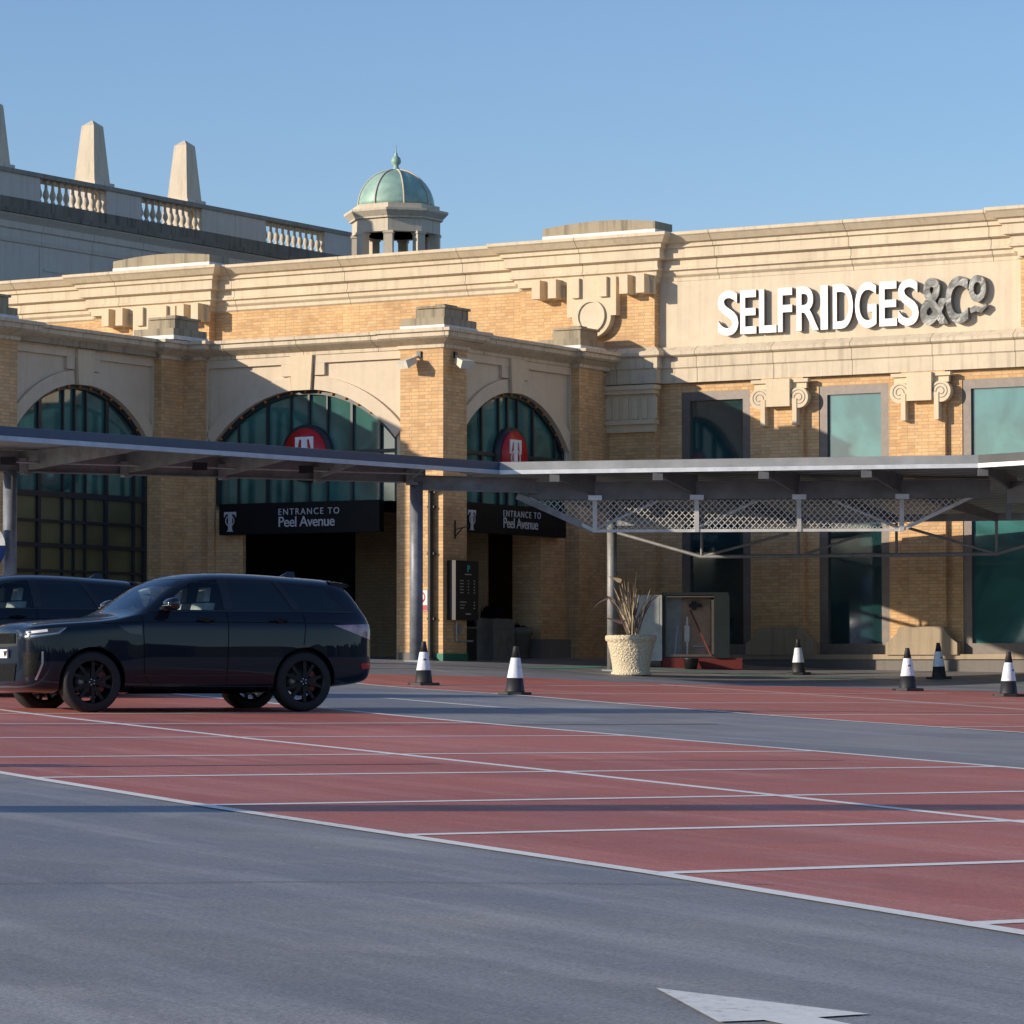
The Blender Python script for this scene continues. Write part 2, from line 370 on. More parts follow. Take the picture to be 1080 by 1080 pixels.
def gz(X,Y):
    Xc=max(-18.,min(18.,X)); Yc=max(2.,min(84.,Y))
    q=np.array([[Xc,Yc]]); v=float((_K(q,CP[:,:2])@_S[:_n])[0]+_S[_n]+_S[_n+1]*Xc+_S[_n+2]*Yc)
    # ease to level ground far from the car park
    return v
def ground_sheet(name,mat,polyfn,dz,kind='structure'): pass
def lines(vals): return vals
xs=sorted(set([-900,-500,-300,-180,-110,-70,-45,-32,-24]+[x*1.0 for x in range(-20,21)]+[24,32,45,70,110,180,300,500,900]))
ys=sorted(set([-300,-120,-60,-30,-15,-5,0]+[y*1.0 for y in range(2,87)]+[95,110,140,200,320,600,1500]))
mb=MB(); nx=len(xs)
for y in ys:
    for x in xs: mb.v.append(Vector((x,y,gz(x,y))))
for j in range(len(ys)-1):
    for i in range(nx-1): mb.f.append((j*nx+i,j*nx+i+1,(j+1)*nx+i+1,(j+1)*nx+i)); mb.sm.append(True)
mb.build('ground',M['tarmac'],kind='structure')
def strip(name,mat,A,B,dz,du=1.0,nv=None,kind='structure'):
    """sheet between polylines A and B (same number of points), conforming to the ground"""
    mb=MB(); rows=[]
    for i in range(len(A)-1):
        a0,a1,b0,b1=Vector(A[i]),Vector(A[i+1]),Vector(B[i]),Vector(B[i+1])
        n=max(1,int(max((a1-a0).length,(b1-b0).length)/du))
        for k in range(n+(i==len(A)-2)):
            t=k/n; rows.append((a0.lerp(a1,t),b0.lerp(b1,t)))
    m=nv or max(1,int(max((a-b).length for a,b in rows)/du))
    for a,b in rows:
        for j in range(m+1):
            p=a.lerp(b,j/m); mb.v.append(Vector((p.x,p.y,gz(p.x,p.y)+dz)))
    for i in range(len(rows)-1):
        for j in range(m): q=i*(m+1)+j; mb.f.append((q,q+1,q+m+2,q+m+1)); mb.sm.append(True)
    return mb.build(name,mat,kind=kind)
def line(name,mat,a,b,wd,dz=.0065):
    a,b=Vector(a),Vector(b); d=(b-a).normalized(); n=Vector((-d.y,d.x))*wd/2
    return strip(name,mat,[a+n,b+n],[a-n,b-n],dz,.7,1)
# bay layout: b runs along the aisles, c along the bay dividers
border=[(-9.6,38.4),(-3.88,26.30),(-1.96,22.15),(.69,16.8),(2.02,13.85),(5.0,7.4)]
mid=[(-11,54.6),(-6.5,44.4),(-2.56,34.5),(0,28.93),(3.19,21.88),(9.0,8.6)]
top=[(-12,68.),(-5.5,53.3),(-2.5,46.9),(1.59,36.9),(4.45,30.4),(12.,12.9)]
far=[(-7.5,71.0),(-2.49,60.1),(.94,52.2),(3.3,47.1),(6.05,41.4),(15,22.5)]
back=[(-7.2,69.),(-2.69,64.4),(.35,65.2),(2.79,64.5),(5.67,64.6),(17,62)]
strip('red_bay_surface',M['redpave'],border,top,.0035,.8)
strip('red_bay_surface',M['redpave'],[(-6.7,69.2),(-2.49,60.1),(.94,52.2),(3.3,47.1),(6.05,41.4),(15,22.5)],[(-6.6,69.4),(-2.69,64.4),(.35,65.2),(2.79,64.5),(5.67,64.6),(20,55)],.0035,.8)
for pl in (border,mid,top,far):
    for a,b in ((pl[i],pl[i+1]) for i in range(len(pl)-1)):
        pass
    A=[];B=[]
    for i,p in enumerate(pl):
        d=(Vector(pl[min(i+1,len(pl)-1)])-Vector(pl[max(i-1,0)])).normalized(); n=Vector((-d.y,d.x))*.062
        A.append(Vector(p)+n); B.append(Vector(p)-n)
    strip('painted_aisle_line',M['white'],A,B,.0065,.7,1)
def xing(pl,p,d):
    p=Vector(p); d=Vector(d)
    for i in range(len(pl)-1):
        a,b=Vector(pl[i]),Vector(pl[i+1]); e=b-a; den=d.x*e.y-d.y*e.x
        if abs(den)<1e-9: continue
        t=((a.x-p.x)*e.y-(a.y-p.y)*e.x)/den; u=((a.x-p.x)*d.y-(a.y-p.y)*d.x)/den
        if 0<=u<=1: return p+d*t
    return None
cdir=(.824,.566)
for st in ((3.2,11.4),(1.89,14.26),(.69,16.8),(-.6,19.44),(-1.96,22.13),(-3.40,25.5),(-5.0,28.4),(-6.8,32.2),(-8.6,36.2),(-10.3,39.8)):
    e=xing(top,st,cdir); f=xing(border,st,cdir) or Vector(st)
    if e: line('painted_bay_line',M['white'],f,e,.13)
for st in ((-2.2,59.4),(-.3,55.2),(1.5,51.0),(3.4,46.9),(5.2,43.1),(7.2,39.0)):
    e=Vector(st)+Vector(cdir)*9.5
    line('painted_bay_line',M['white'],st,e,.10)
line('painted_aisle_line',M['white'],(2.7,63.5),(8.4,50.2),.09)
line('painted_lane_dash',M['white'],(-1.85,51.6),(.10,47.7),.12)
# lane arrow
ar=[(.47,11.50),(1.10,10.84),(.93,10.72),(1.25,10.1),(1.08,10.0),(.76,10.62),(.62,10.55)]
mb=MB(); mb.add([(x,y,gz(x,y)+.005) for x,y in ar],[(0,1,2),(0,2,5),(0,5,6),(2,3,4),(2,4,5)]); mb.build('painted_arrow',M['white'],kind='structure')
line('painted_green_line',M['greenline'],(2.9,75.9),(7.5,73.6),.22); line('painted_green_line',M['greenline'],(7.5,73.6),(13,67.6),.22)
line('painted_green_line',M['greenline'],(.2,72.2),(1.9,75.9),.3,.0075)
line('painted_yellow_line',M['yellowline'],(-3.5,66.0),(.4,69.2),.10); line('painted_yellow_line',M['yellowline'],(.4,69.2),(6.5,67.8),.10)
for a,b,wd in (((-2.4,15.4),(-.9,15.9),.012),((-.9,15.9),(1.2,16.2),.012),((-3.4,27.45),(-.6,29.2),.10),((-9,35.6),(2.5,42.8),.09),((3,48.5),(14,52.5),.14),((.2,30.4),(3,31.6),.05)):
    line('sealed_joint',M['tar'],a,b,wd,.005)

# ------------------------------------------------------------------ main store building
B=bthing('department_store','long cream stone and buff brick store front with heavy cornice and tall teal windows','department store building',-34.,71.,-.2)
CORN=[(0,8.86),(.05,8.90),(.05,8.98),(.10,9.02),(.12,9.04),(.12,9.12),(.20,9.15),(.20,9.20),(.17,9.22),(.17,9.38),(.30,9.41),(.30,9.63),(.37,9.65),(.37,9.73),(.45,9.76),(.56,9.88),(.60,9.91),(.60,9.98),(.2,10.03),(0,10.03)]
PILS=(-53.5,-40.78,-28.07); PH=1.80
path=[(-70,71.)]
for c in PILS: path+=[(c-PH,71.),(c-PH,70.73),(c+PH,70.73),(c+PH,71.)]
path+=[(-18,71.)]
MB().sweep(path,CORN).build('cornice',M['stone'],B)
# brick walls pierced by the windows
WX=[(-38.42,-36.64),(-34.90,-33.17),(-31.39,-29.66),(-27.9,-26.17)]
mb=MB(); mb.box(-70,-38.42,71.,72,-.6,8.88); mb.box(-38.42,-18,71.02,72,6.32,8.88)
for i,(a,b) in enumerate(WX):
    nx_=WX[i+1][0] if i<len(WX)-1 else -18
    mb.box(b,nx_,71.,72,-.6,6.32)
    mb.box(a,b,71.,72,-.6,.26)
mb.build('brick_wall',M['brick'],B)
for c in PILS: MB().box(c-PH,c+PH,70.73,71.0-.001,-.6 if c!=-28.07 else 7.4,8.9).build('brick_pilaster',M['brick'],B)
mb=MB(); mb.box(-38.98,-18,70.96,70.998,7.36,8.95); mb.build('sign_band',M['render'],B)
mb=MB(); mb.box(-70,-18,71.05,80,9.0,10.02); mb.build('roof',M['dirty'],B)
# ledge and architrave
ARC=[(0,6.54),(.10,6.54),(.10,6.86),(.12,6.88),(.14,6.89),(.14,7.13),(.2,7.15),(.24,7.18),(.24,7.25),(.06,7.38),(0,7.38)]
MB().sweep([(-41.5,70.70),(-38.96,70.70),(-38.96,70.97),(-18,70.97)],ARC).build('architrave',M['stone2'],B)
# fluted block under the architrave on the pilaster
mb=MB(); mb.box(-41.4,-38.94,70.62,70.73,5.68,6.30); mb.box(-41.4,-38.90,70.52,70.80,6.30,6.42); mb.box(-41.4,-38.90,70.54,70.80,5.60,5.70); mb.box(-41.4,-38.96,70.62,70.80,5.42,5.60); mb.box(-41.4,-38.86,70.47,70.82,6.40,6.50)
for i in range(10):
    mb.box(-41.25+i*.25,-41.10+i*.25,70.58,70.625,5.72,6.22)
mb.build('fluted_block',M['plain_stone'],B)
# keystone ornament with disc, and bracket blocks on each pilaster
for c in PILS[:2]+PILS[2:]:
    p=70.73; cp_=c; c=c+.24
    mb=MB()
    poly=[(c-.66,9.06),(c-.66,8.16),(c-.50,8.16)]
    for i in range(25):
        a=math.pi+math.pi*i/24; poly.append((c+.52*math.cos(a),8.16+.50*math.sin(a)))
    poly+=[(c+.50,8.16),(c+.66,8.16),(c+.66,9.06)]
    mb.prism(poly,p-.22,p-.001)
    mb.box(c-.50,c-.29,p-.30,p-.22,8.60,9.06); mb.box(c+.24,c+.45,p-.30,p-.22,8.60,9.06)
    k=mb.build('keystone',M['plain_stone'],B)
    mb=MB(); mb.lathe([(.38,0),(.38,-.05),(.33,-.05),(.33,-.012),(0,-.012)],(c,p-.225,8.16),40,False,axis='y'); mb.build('disc',M['render'],k)
    for dx in (-1.50,-1.06,.86,1.30):
        mb=MB(); mb.box(c+dx-.0,c+dx+.22,p-.42,p,8.62,9.06); mb.box(c+dx+.22,c+dx+.30,p-.12,p,8.62,9.0)
        mb.build('bracket_block',M['plain_stone'],B)
    MB().box(cp_-PH,c-.66,p-.16,p-.002,8.93,9.05).build('bracket_rail',M['plain_stone'],B); MB().box(c+.66,cp_+PH,p-.16,p-.002,8.93,9.05).build('bracket_rail',M['plain_stone'],B)
    c=cp_
    # parapet block with shallow curved top
    x0,x1=c-1.14,c+1.88; pl=[(x1,10.12),(x0,10.12),(x0,10.30)]+[(x0+(x1-x0)*i/12,10.30+.10*math.sin(math.pi*i/12)) for i in range(1,12)]+[(x1,10.30)]
    MB().prism(pl,70.62,71.45).build('parapet_block',M['dirty'],B)
    MB().box(x0,x1+.01,70.60,71.47,9.98,10.12).build('flashing',M['lead'],B)
# brick strips between windows with Ionic caps and flared bases
for i in range(3):
    c=(WX[i][1]+WX[i+1][0])/2
    MB().box(c-.53,c+.53,70.88,70.999,-.2,6.54).build('brick_strip',M['brick'],B)
    mb=MB(); pl=[(c-.86,.26),(c-.86,.52)]
    for k in range(7): t=k/6; pl.append((c-.86+.33*t,.88-.36*(1-t)**.6))
    pl+=[(c+.53+.33*k/6,.88-.36*(k/6)**.6) for k in range(0,7)]+[(c+.86,.26)]
    mb.prism(pl,70.72,70.95); mb.build('flared_base',M['base_stone'],B)
    cap=MB(); cap.box(c-.30,c+.30,70.66,70.90,5.88,6.50); cap.box(c-.72,c+.72,70.74,70.90,6.42,6.50); cap.box(c-.66,c+.66,70.80,70.90,6.28,6.42)
    for sx in (-1,1):
        cx=c+sx*.50
        cap.lathe([(.235,0),(.235,.17),(.0,.17)],(cx,70.72,6.07),24,axis='y')
        cap.box(cx-sx*.10-.055,cx-sx*.10+.055,70.70,70.90,5.45,6.05)
    co=cap.build('volute_capital',M['plain_stone'],B)
    for sx in (-1,1):
        sp=MB(); cx=c+sx*.50; prev=None
        for k in range(34):
            a=k*.36; r=.195*(1-k/44); q=(cx-sx*r*math.cos(a),70.715,6.07+r*math.sin(a))
            if prev: sp.bar(prev,q,.012,.014)
            prev=q
        sp.build('scroll_groove',M['frame'],co)
MB().box(-38.4,-18,70.78,71.02,.16,.27).build('sill_course',M['base_stone'],B)
MB().box(-41.6,-18,70.84,71.02,-.6,.16).build('plinth',M['plinth'],B)
# windows
for i,(a,b) in enumerate(WX):
    z0=.27
    fr=MB(); t=.20; y0,y1=71.02,71.16
    fr.box(a,a+t,y0,y1,z0,6.32); fr.box(b-t,b,y0,y1,z0,6.32); fr.box(a+t,b-t,y0,y1,6.32-t,6.32); fr.box(a+t,b-t,y0,y1,z0,z0+.24)
    fr.box(a+t,b-t,y0+.03,y1,3.35,3.47)
    w=fr.build('window',M['frame'],B)
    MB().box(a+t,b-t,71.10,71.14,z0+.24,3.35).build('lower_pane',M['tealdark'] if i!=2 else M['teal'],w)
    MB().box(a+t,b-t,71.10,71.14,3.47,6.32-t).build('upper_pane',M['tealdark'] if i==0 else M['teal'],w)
# shop sign
SG=bthing('shop_sign','large white capital lettering with crinkled silver ending mounted on the cream band above the windows','shop sign',-34.1,70.96,7.58)
LET=[('S',-37.37,-36.84),('E',-36.79,-36.38),('L',-36.31,-35.87),('F',-35.83,-35.47),('R',-35.36,-34.80),('I',-34.755,-34.575),('D',-34.45,-33.95),('G',-33.90,-33.37),('E',-33.30,-32.87),('S',-32.84,-32.34)]
def fit_letter(ch,x0,x1,z0,z1,y,depth,off,parent,mat,back,bevel=0.0):
    vs,fs=text_mesh(ch,1,off,.5)
    ax,bx=min(v.x for v in vs),max(v.x for v in vs); ay,by=min(v.y for v in vs),max(v.y for v in vs)
    f=lambda v:(x0+(v.x-ax)/(bx-ax)*(x1-x0), y-(v.z+.5)*depth, z0+(v.y-ay)/(by-ay)*(z1-z0))
    nm='letter' if ch!='&' else 'ampersand'
    mb=MB(); mb.add([f(v) for v in vs],fs); o=mb.build(nm,mat,parent)
    if back is not None:
        o.data.materials.append(back)
        for p in o.data.polygons:
            if abs(p.normal.y)<.5 : p.material_index=1
    return o
for ch,x0,x1 in LET:
    dz=.015 if ch in 'SG' else 0
    fit_letter(ch,x0,x1,7.58-dz,8.58+dz,70.93,.12,.016,SG,M['letter'],M['letter_side'])
fit_letter('&',-32.30,-31.62,7.55,8.60,70.93,.14,.03,SG,M['silver'],M['letter_side'])
fit_letter('C',-31.68,-31.14,7.55,8.60,70.93,.15,.03,SG,M['silver'],M['letter_side'])
fit_letter('o',-31.13,-30.72,8.0,8.60,70.93,.14,.03,SG,M['silver'],M['letter_side'])
mb=MB(); pl=[(-31.10,7.86),(-30.98,7.93),(-30.86,7.88),(-30.72,7.96),(-30.70,7.88),(-30.84,7.76),(-30.96,7.80),(-31.08,7.76)]
mb.prism(pl,70.78,70.93).build('swash',M['silver'],SG)

# ------------------------------------------------------------------ entrance pavilion
E_=bthing('entrance_pavilion','low brick entrance pavilion with three arched glazed bays and flat stone cornice','entrance building',-43.8,63.4,0.)
SF,SA,SL=-40.12,-40.35,-47.15
FW,FP,FC=63.50,63.39,63.28
path=[(-60,56.1),(-46.93,56.1),(-46.93,57.4),(-47.15,57.4),(-47.15,62.42),(-46.93,62.42),(-46.93,FC),(-46.47,FC),(-46.47,FW),(-41.22,FW),(-41.22,FP),(SF,FP),(SF,64.35),(SA,64.35),(SA,69.22),(SF,69.22),(SF,70.3),(SF,70.75)]
WC=[(0,6.84),(.05,6.86),(.05,6.93),(.12,6.96),(.30,7.04),(.36,7.08),(.36,7.17),(.42,7.18),(.42,7.25),(.10,7.29),(-.3,7.29)]
MB().sweep(path,WC).build('cornice',M['stone2'],E_)
def xf_front(p): return Vector((p.x,FW+p.y,p.z))
def xf_side(p): return Vector((SA-p.y,p.x,p.z))
def xf_left(p): return Vector((SL-p.y,p.x,p.z))
bulb_me=[None]
def arch_bay(xf,a0,a1,ac,hw,Rr,zbot,glz,mull,parent,disc,first):
    top=6.11; zc=top-Rr; zs=zc+math.sqrt(Rr*Rr-hw*hw); A=math.asin(hw/Rr); n=40
    arc=[(ac+Rr*math.sin(-A+2*A*i/n),zc+Rr*math.cos(-A+2*A*i/n)) for i in range(n+1)]
    poly=[(a0,zbot),(a0,6.90),(a1,6.90),(a1,zbot),(ac+hw,zbot)]+arc[::-1]+[(ac-hw,zbot)]
    if abs(ac+hw-a1)<.02: pass
    MB(xf).prism(poly,.06,.24).build('arch_wall',M['render2'],parent)
    # raised band above, keystone and ring
    mb=MB(xf); kw=.30
    mb.box(a0,a1,-.02,.058,6.68,6.86)
    mb.box(ac-kw-.28,ac-kw-.002,-.02,.058,6.415,6.678); mb.box(ac+kw+.002,ac+kw+.28,-.02,.058,6.415,6.678)
    for sg in (-1,1):
        R1=Rr+.30; A0=math.asin(.302/Rr); A1=A; m=20
        ring=[(ac+sg*Rr*math.sin(A0+(A1-A0)*i/m),zc+Rr*math.cos(A0+(A1-A0)*i/m)) for i in range(m+1)]
        out=[(ac+sg*R1*math.sin(A0+(A1-A0)*i/m),zc+R1*math.cos(A0+(A1-A0)*i/m)) for i in range(m+1)]
        out=[(max(a0,min(a1,x)),z) for x,z in out]
        mb.prism(ring+out[::-1],-.02,.058)
    mb.box(a0,a0+.05,-.02,.058,zbot,6.678); mb.box(a1-.05,a1,-.02,.058,zbot,6.678)
    if zbot>3: MB(xf).box(a0,ac-hw,.05,.24,-.6,zbot-.002).build('brick_leg',M['brick'],parent); MB(xf).box(ac+hw,a1,.05,.24,-.6,zbot-.002).build('brick_leg',M['brick'],parent)
    mb.build('arch_surround',M['render2'],parent)
    MB(xf).prism([(ac-kw+.05,6.09),(ac-kw,6.86),(ac+kw,6.86),(ac+kw-.05,6.09)],-.09,.056).build('keystone',M['plain_stone'],parent)
    # glazing
    g=[(x,z) for x,z in [(ac+(Rr+.02)*math.sin(-A+2*A*i/n),zc+(Rr+.02)*math.cos(-A+2*A*i/n)) for i in range(n+1)]]
    fr=MB(xf)
    for i in range(n):
        (x0,z0),(x1,z1)=arc[i],arc[i+1]; k=(Rr-.10)/Rr
        xi0,zi0,xi1,zi1=ac+(x0-ac)*k,zc+(z0-zc)*k,ac+(x1-ac)*k,zc+(z1-zc)*k
        fr.prism([(x0,z0),(x1,z1),(xi1,zi1),(xi0,zi0)],.11,.22)
    for x,wd in mull:
        zt=zc+math.sqrt(max(.01,(Rr-.03)**2-(x-ac)**2)); fr.box(x-wd/2,x+wd/2,.13,.215,glz,zt)
    fr.box(ac-hw,ac+hw,.125,.212,4.66,4.74)
    for e_ in (-1,1): fr.box(ac+e_*(hw-.05)-.05,ac+e_*(hw-.05)+.05,.115,.219,glz,zs)
    if disc is None:
        for z,h in ((3.70,.12),(3.12,.06),(2.60,.09),(2.05,.06),(1.3,.1)): fr.box(ac-hw,ac+hw,.124,.213,z-h/2,z+h/2)
    w=fr.build('arched_window',M['mullion'],parent)
    gp=[(ac+hw,glz)]+g[::-1]+[(ac-hw,glz)]
    if disc is None:
        MB(xf).prism([(ac+hw,3.7)]+g[::-1]+[(ac-hw,3.7)],.195,.208).build('pane',M['tealarch'],w)
        MB(xf).box(ac-hw,ac+hw,.195,.208,glz,3.7).build('lower_pane',M['olive'],w)
    else: MB(xf).prism(gp,.195,.208).build('pane',M['tealarch'],w)
    # festoon bulbs round the arch
    for i in range(15):
        t=-A+2*A*(i+.5)/15; x=ac+(Rr-.04)*math.sin(t); z=zc+(Rr-.04)*math.cos(t)
        p=xf(Vector((x,.09,z)))
        if bulb_me[0] is None:
            bm=bmesh.new(); bmesh.ops.create_icosphere(bm,subdivisions=2,radius=.036); me=bpy.data.meshes.new('bulb'); bm.to_mesh(me); bm.free(); me.materials.append(M['bulb']); bulb_me[0]=me
        o=bpy.data.objects.new('bulb',bulb_me[0]); COL.objects.link(o); o.parent=parent; o.location=p-OFF[parent.name]
mf=[(-44.91,.06),(-44.28,.035),(-43.79,.05),(-43.3,.035),(-42.65,.06),(-41.9,.035),(-45.7,.035)]
arch_bay(xf_front,-46.47,-41.22,-43.85,2.44,3.2,4.3,3.6,mf,E_,True,True)
ms=[(65.58,.06),(66.3,.035),(66.67,.05),(67.1,.035),(67.78,.06),(68.76,.035)]
arch_bay(xf_side,64.35,69.22,66.75,2.38,2.95,4.3,3.55,ms,E_,True,False)
ml=[(58.60,.10),(59.41,.035),(59.80,.035),(60.2,.035),(60.93,.10),(61.92,.06)]
arch_bay(xf_left,57.4,62.42,59.90,2.46,3.02,4.3,-.4,ml,E_,None,False)
mb=MB()
mb.box(-41.22,SF,FP,64.35,-.6,6.86); 
mb.build('brick_pier',M['brick'],E_)
MB().box(-47.4,-46.93,62.42,FC+.0,-.6,6.86).build('brick_pier',M['brick'],E_)
mb=MB(); mb.box(-46.93,-46.47,FC,64.6,-.6,6.86); mb.build('brick_pier',M['brick'],E_)
mb=MB(); mb.box(-41.3,SF,69.22,70.3,-.6,6.86); mb.build('brick_pier',M['brick'],E_)
mb=MB(); mb.box(-41.3,-40.20,70.3,70.72,-.6,6.86); mb.build('brick_pier',M['brick'],E_)
mb=MB(); mb.box(-60,-46.93,56.1,57.4,-.6,6.86); mb.build('brick_pier',M['brick'],E_)
MB().box(-41.2,SA-.10,68.05,69.215,-.6,3.5).build('inner_jamb',M['brick'],E_); MB().box(-46.468,-45.55,FW+.12,FW+.24,-.6,3.5).build('inner_jamb',M['brick'],E_)
mb=MB(); mb.box(-41.22,SA,67.9,69.22,0,.62); mb.build('granite_base',M['plinth'],E_)
MB().box(-41.24,SF+.02,FP-.03,64.37,-.6,.28).build('pier_base',M['green'],E_)
MB().box(-41.24,-40.30,FP-.035,FP-.031,-.6,.30).build('pier_base',M['plinth'],E_)
# recess behind the two open bays
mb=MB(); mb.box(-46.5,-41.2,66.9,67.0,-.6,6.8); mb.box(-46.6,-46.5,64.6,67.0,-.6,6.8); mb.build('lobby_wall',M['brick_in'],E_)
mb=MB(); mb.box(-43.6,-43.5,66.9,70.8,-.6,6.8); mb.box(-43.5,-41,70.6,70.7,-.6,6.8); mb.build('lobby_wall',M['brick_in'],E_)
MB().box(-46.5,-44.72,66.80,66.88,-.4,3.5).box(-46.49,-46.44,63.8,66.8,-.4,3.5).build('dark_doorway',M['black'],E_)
mb=MB(); mb.slab([(-60,56.2),(-46.95,56.2),(-46.95,63.0),(-46.3,63.5),(-41.2,63.6),(-40.4,63.7),(-40.4,70.7),(-60,70.7)],6.88,7.2); mb.build('roof',M['dirty'],E_)
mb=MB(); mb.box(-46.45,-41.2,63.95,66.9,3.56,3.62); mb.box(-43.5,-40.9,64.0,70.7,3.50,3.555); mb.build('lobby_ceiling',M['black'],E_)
mb=MB(); mb.slab([(-49,50),(-46.2,50),(-46.2,62.6),(-41.4,62.7),(-39.6,62.9),(-39.6,70.9),(-49,70.9)],-.5,.10); mb.build('entrance_step',M['urn_dark'],E_) if False else None
def capblock(s0,s1,w0,w1):
    MB().box(s0-.02,s1+.02,w0-.02,w1+.02,7.27,7.36).build('flashing',M['lead'],E_)
    k=MB().box(s0,s1,w0,w1,7.36,7.52); k.box(s0+.26,s1-.10,w0+.18,w1-.18,7.52,7.76); k.box(s0+.30,s1-.06,w0+.14,w1-.14,7.74,7.79); k.box(s0+.62,s1-.25,w0+.4,w1-.4,7.79,7.85)
    k.build('cap_block',M['dirty'],E_)
capblock(-41.22,-40.12,63.42,64.75); capblock(-47.65,-46.55,62.35,63.6); capblock(-41.15,-40.05,69.15,70.3); capblock(-47.7,-46.85,56.1,57.3)

# round emblem signs above the canopy
def emblem(xf,ac,label):
    loc=xf(Vector((ac,-.05,4.72)))
    t=bthing('round_emblem_sign',label,'round sign',loc.x,loc.y,loc.z,'round red emblem signs in the arches')
    MB(xf).lathe([(0,0),(.64,0),(.64,.26),(0,.26)],(ac,.04,4.70),40,axis='y').build('rim',M['mullion'],t)
    MB(xf).lathe([(0,0),(.55,0),(.55,.05),(0,.05)],(ac,-.005,4.70),40,axis='y').build('face',M['red'],t)
    y0,y1=-.03,-.006
    mb=MB(xf); z=5.06
    mb.prism([(ac-.24,z),(ac-.24,z-.32),(ac-.20,z-.32),(ac-.13,z-.06),(ac+.13,z-.06),(ac+.20,z-.32),(ac+.24,z-.32),(ac+.24,z)],y0,y1)
    mb.prism([(ac-.075,z-.06),(ac-.075,z-.70),(ac+.075,z-.70),(ac+.075,z-.06)],y0,y1)
    for r0,r1 in ((.175,.20),):
        for i in range(24):
            a=math.pi*(-.15+1.3*i/24); b=math.pi*(-.15+1.3*(i+1)/24); zz=z-.42
            mb.prism([(ac+r0*math.cos(a),zz+r1*math.sin(a)*1.0*r0/r1),(ac+r1*math.cos(a),zz+r1*math.sin(a)),(ac+r1*math.cos(b),zz+r1*math.sin(b)),(ac+r0*math.cos(b),zz+r0*math.sin(b))],y0-.004,y1-.006)
    mb.build('emblem',M['letter'],t)
emblem(xf_front,-43.80,'round red emblem sign in the wide middle arch')
emblem(xf_side,66.75,'round red emblem sign in the shaded arch right of the corner pier')
# entrance signs
def entrance_sign(xf,a0,a1,z0,z1,tx,lx,label,sc_=1.0):
    loc=xf(Vector(((a0+a1)/2,0,z0)))
    t=bthing('entrance_sign',label,'entrance sign',loc.x,loc.y,loc.z,'black entrance signs under the arches')
    MB(xf).box(a0,a1,-.12,.06,z0,z1).build('board',M['signblack'],t)
    h=z1-z0
    def put(txt,size,x,z,align,space=1.0,off=0.0):
        vs,fs=text_mesh(txt,size,off,.01,align,space)
        MB(xf).add([(x+v.x,-.135-v.z*.5,z+v.y) for v in vs],fs).build('lettering',M['lettergrey'],t)
    put('ENTRANCE TO',.20,tx,z0+h*.60,'LEFT',1.27,.0); put('Peel Avenue',.325,tx,z0+h*.22,'LEFT',.93,.002)
    mb=MB(xf); x=lx; z=z0+h*.74
    mb.prism([(x-.16,z),(x-.16,z-.12),(x-.11,z-.05),(x+.11,z-.05),(x+.16,z-.12),(x+.16,z)],-.14,-.122)
    mb.prism([(x-.05,z-.05),(x-.05,z-.40),(x-.09,z-.44),(x+.09,z-.44),(x+.05,z-.40),(x+.05,z-.05)],-.14,-.122)
    for i in range(20):
        a=2*math.pi*i/20; b=2*math.pi*(i+1)/20; r0,r1=.10,.125; zz=z-.20
        mb.prism([(x+r0*math.cos(a),zz+r0*math.sin(a)),(x+r1*math.cos(a),zz+r1*math.sin(a)),(x+r1*math.cos(b),zz+r1*math.sin(b)),(x+r0*math.cos(b),zz+r0*math.sin(b))],-.146,-.141)
    mb.build('emblem',M['lettergrey'],t)
entrance_sign(xf_front,-46.03,-41.75,2.93,3.62,-44.42,-45.72,'black entrance sign with white lettering under the wide middle arch')
entrance_sign(xf_side,64.36,68.80,2.93,3.58,66.02,64.72,'black entrance sign with white lettering right of the corner pier')
# floodlights on the corner pier
def flood(s,w,dirx,diry,label):
    t=bthing('floodlight',label,'floodlight',s,w,6.72,'floodlights on the corner pier')
    MB().box(s-.05,s+.05,w-.05,w+.05,6.66,6.80).build('bracket',M['mullion'],t)
    m=Matrix.Translation(Vector((s+dirx*.32,w+diry*.32,6.55)))@Matrix.Rotation(math.atan2(diry,dirx)+math.pi/2,4,'Z')@Matrix.Rotation(R(22),4,'X')
    mb=MB(lambda p:m@p); mb.add([(-.17,-.16,-.10),(.17,-.16,-.10),(.12,.16,-.07),(-.12,.16,-.07),(-.17,-.16,.08),(.17,-.16,.08),(.12,.16,.06),(-.12,.16,.06)],[(0,3,2,1),(4,5,6,7),(0,1,5,4),(1,2,6,5),(2,3,7,6),(3,0,4,7)])
    mb.build('lamp_head',M['cream_paint'],t)
    MB().tube((s+dirx*.03,w+diry*.03,6.70),(s+dirx*.2,w+diry*.2,6.62),.035).build('arm',M['cream_paint'],t)
flood(-40.72,FP,-.35,-.94,'cream floodlight on the sunlit face of the corner pier')
flood(SF,63.85,.94,-.35,'cream floodlight on the shaded face of the corner pier')
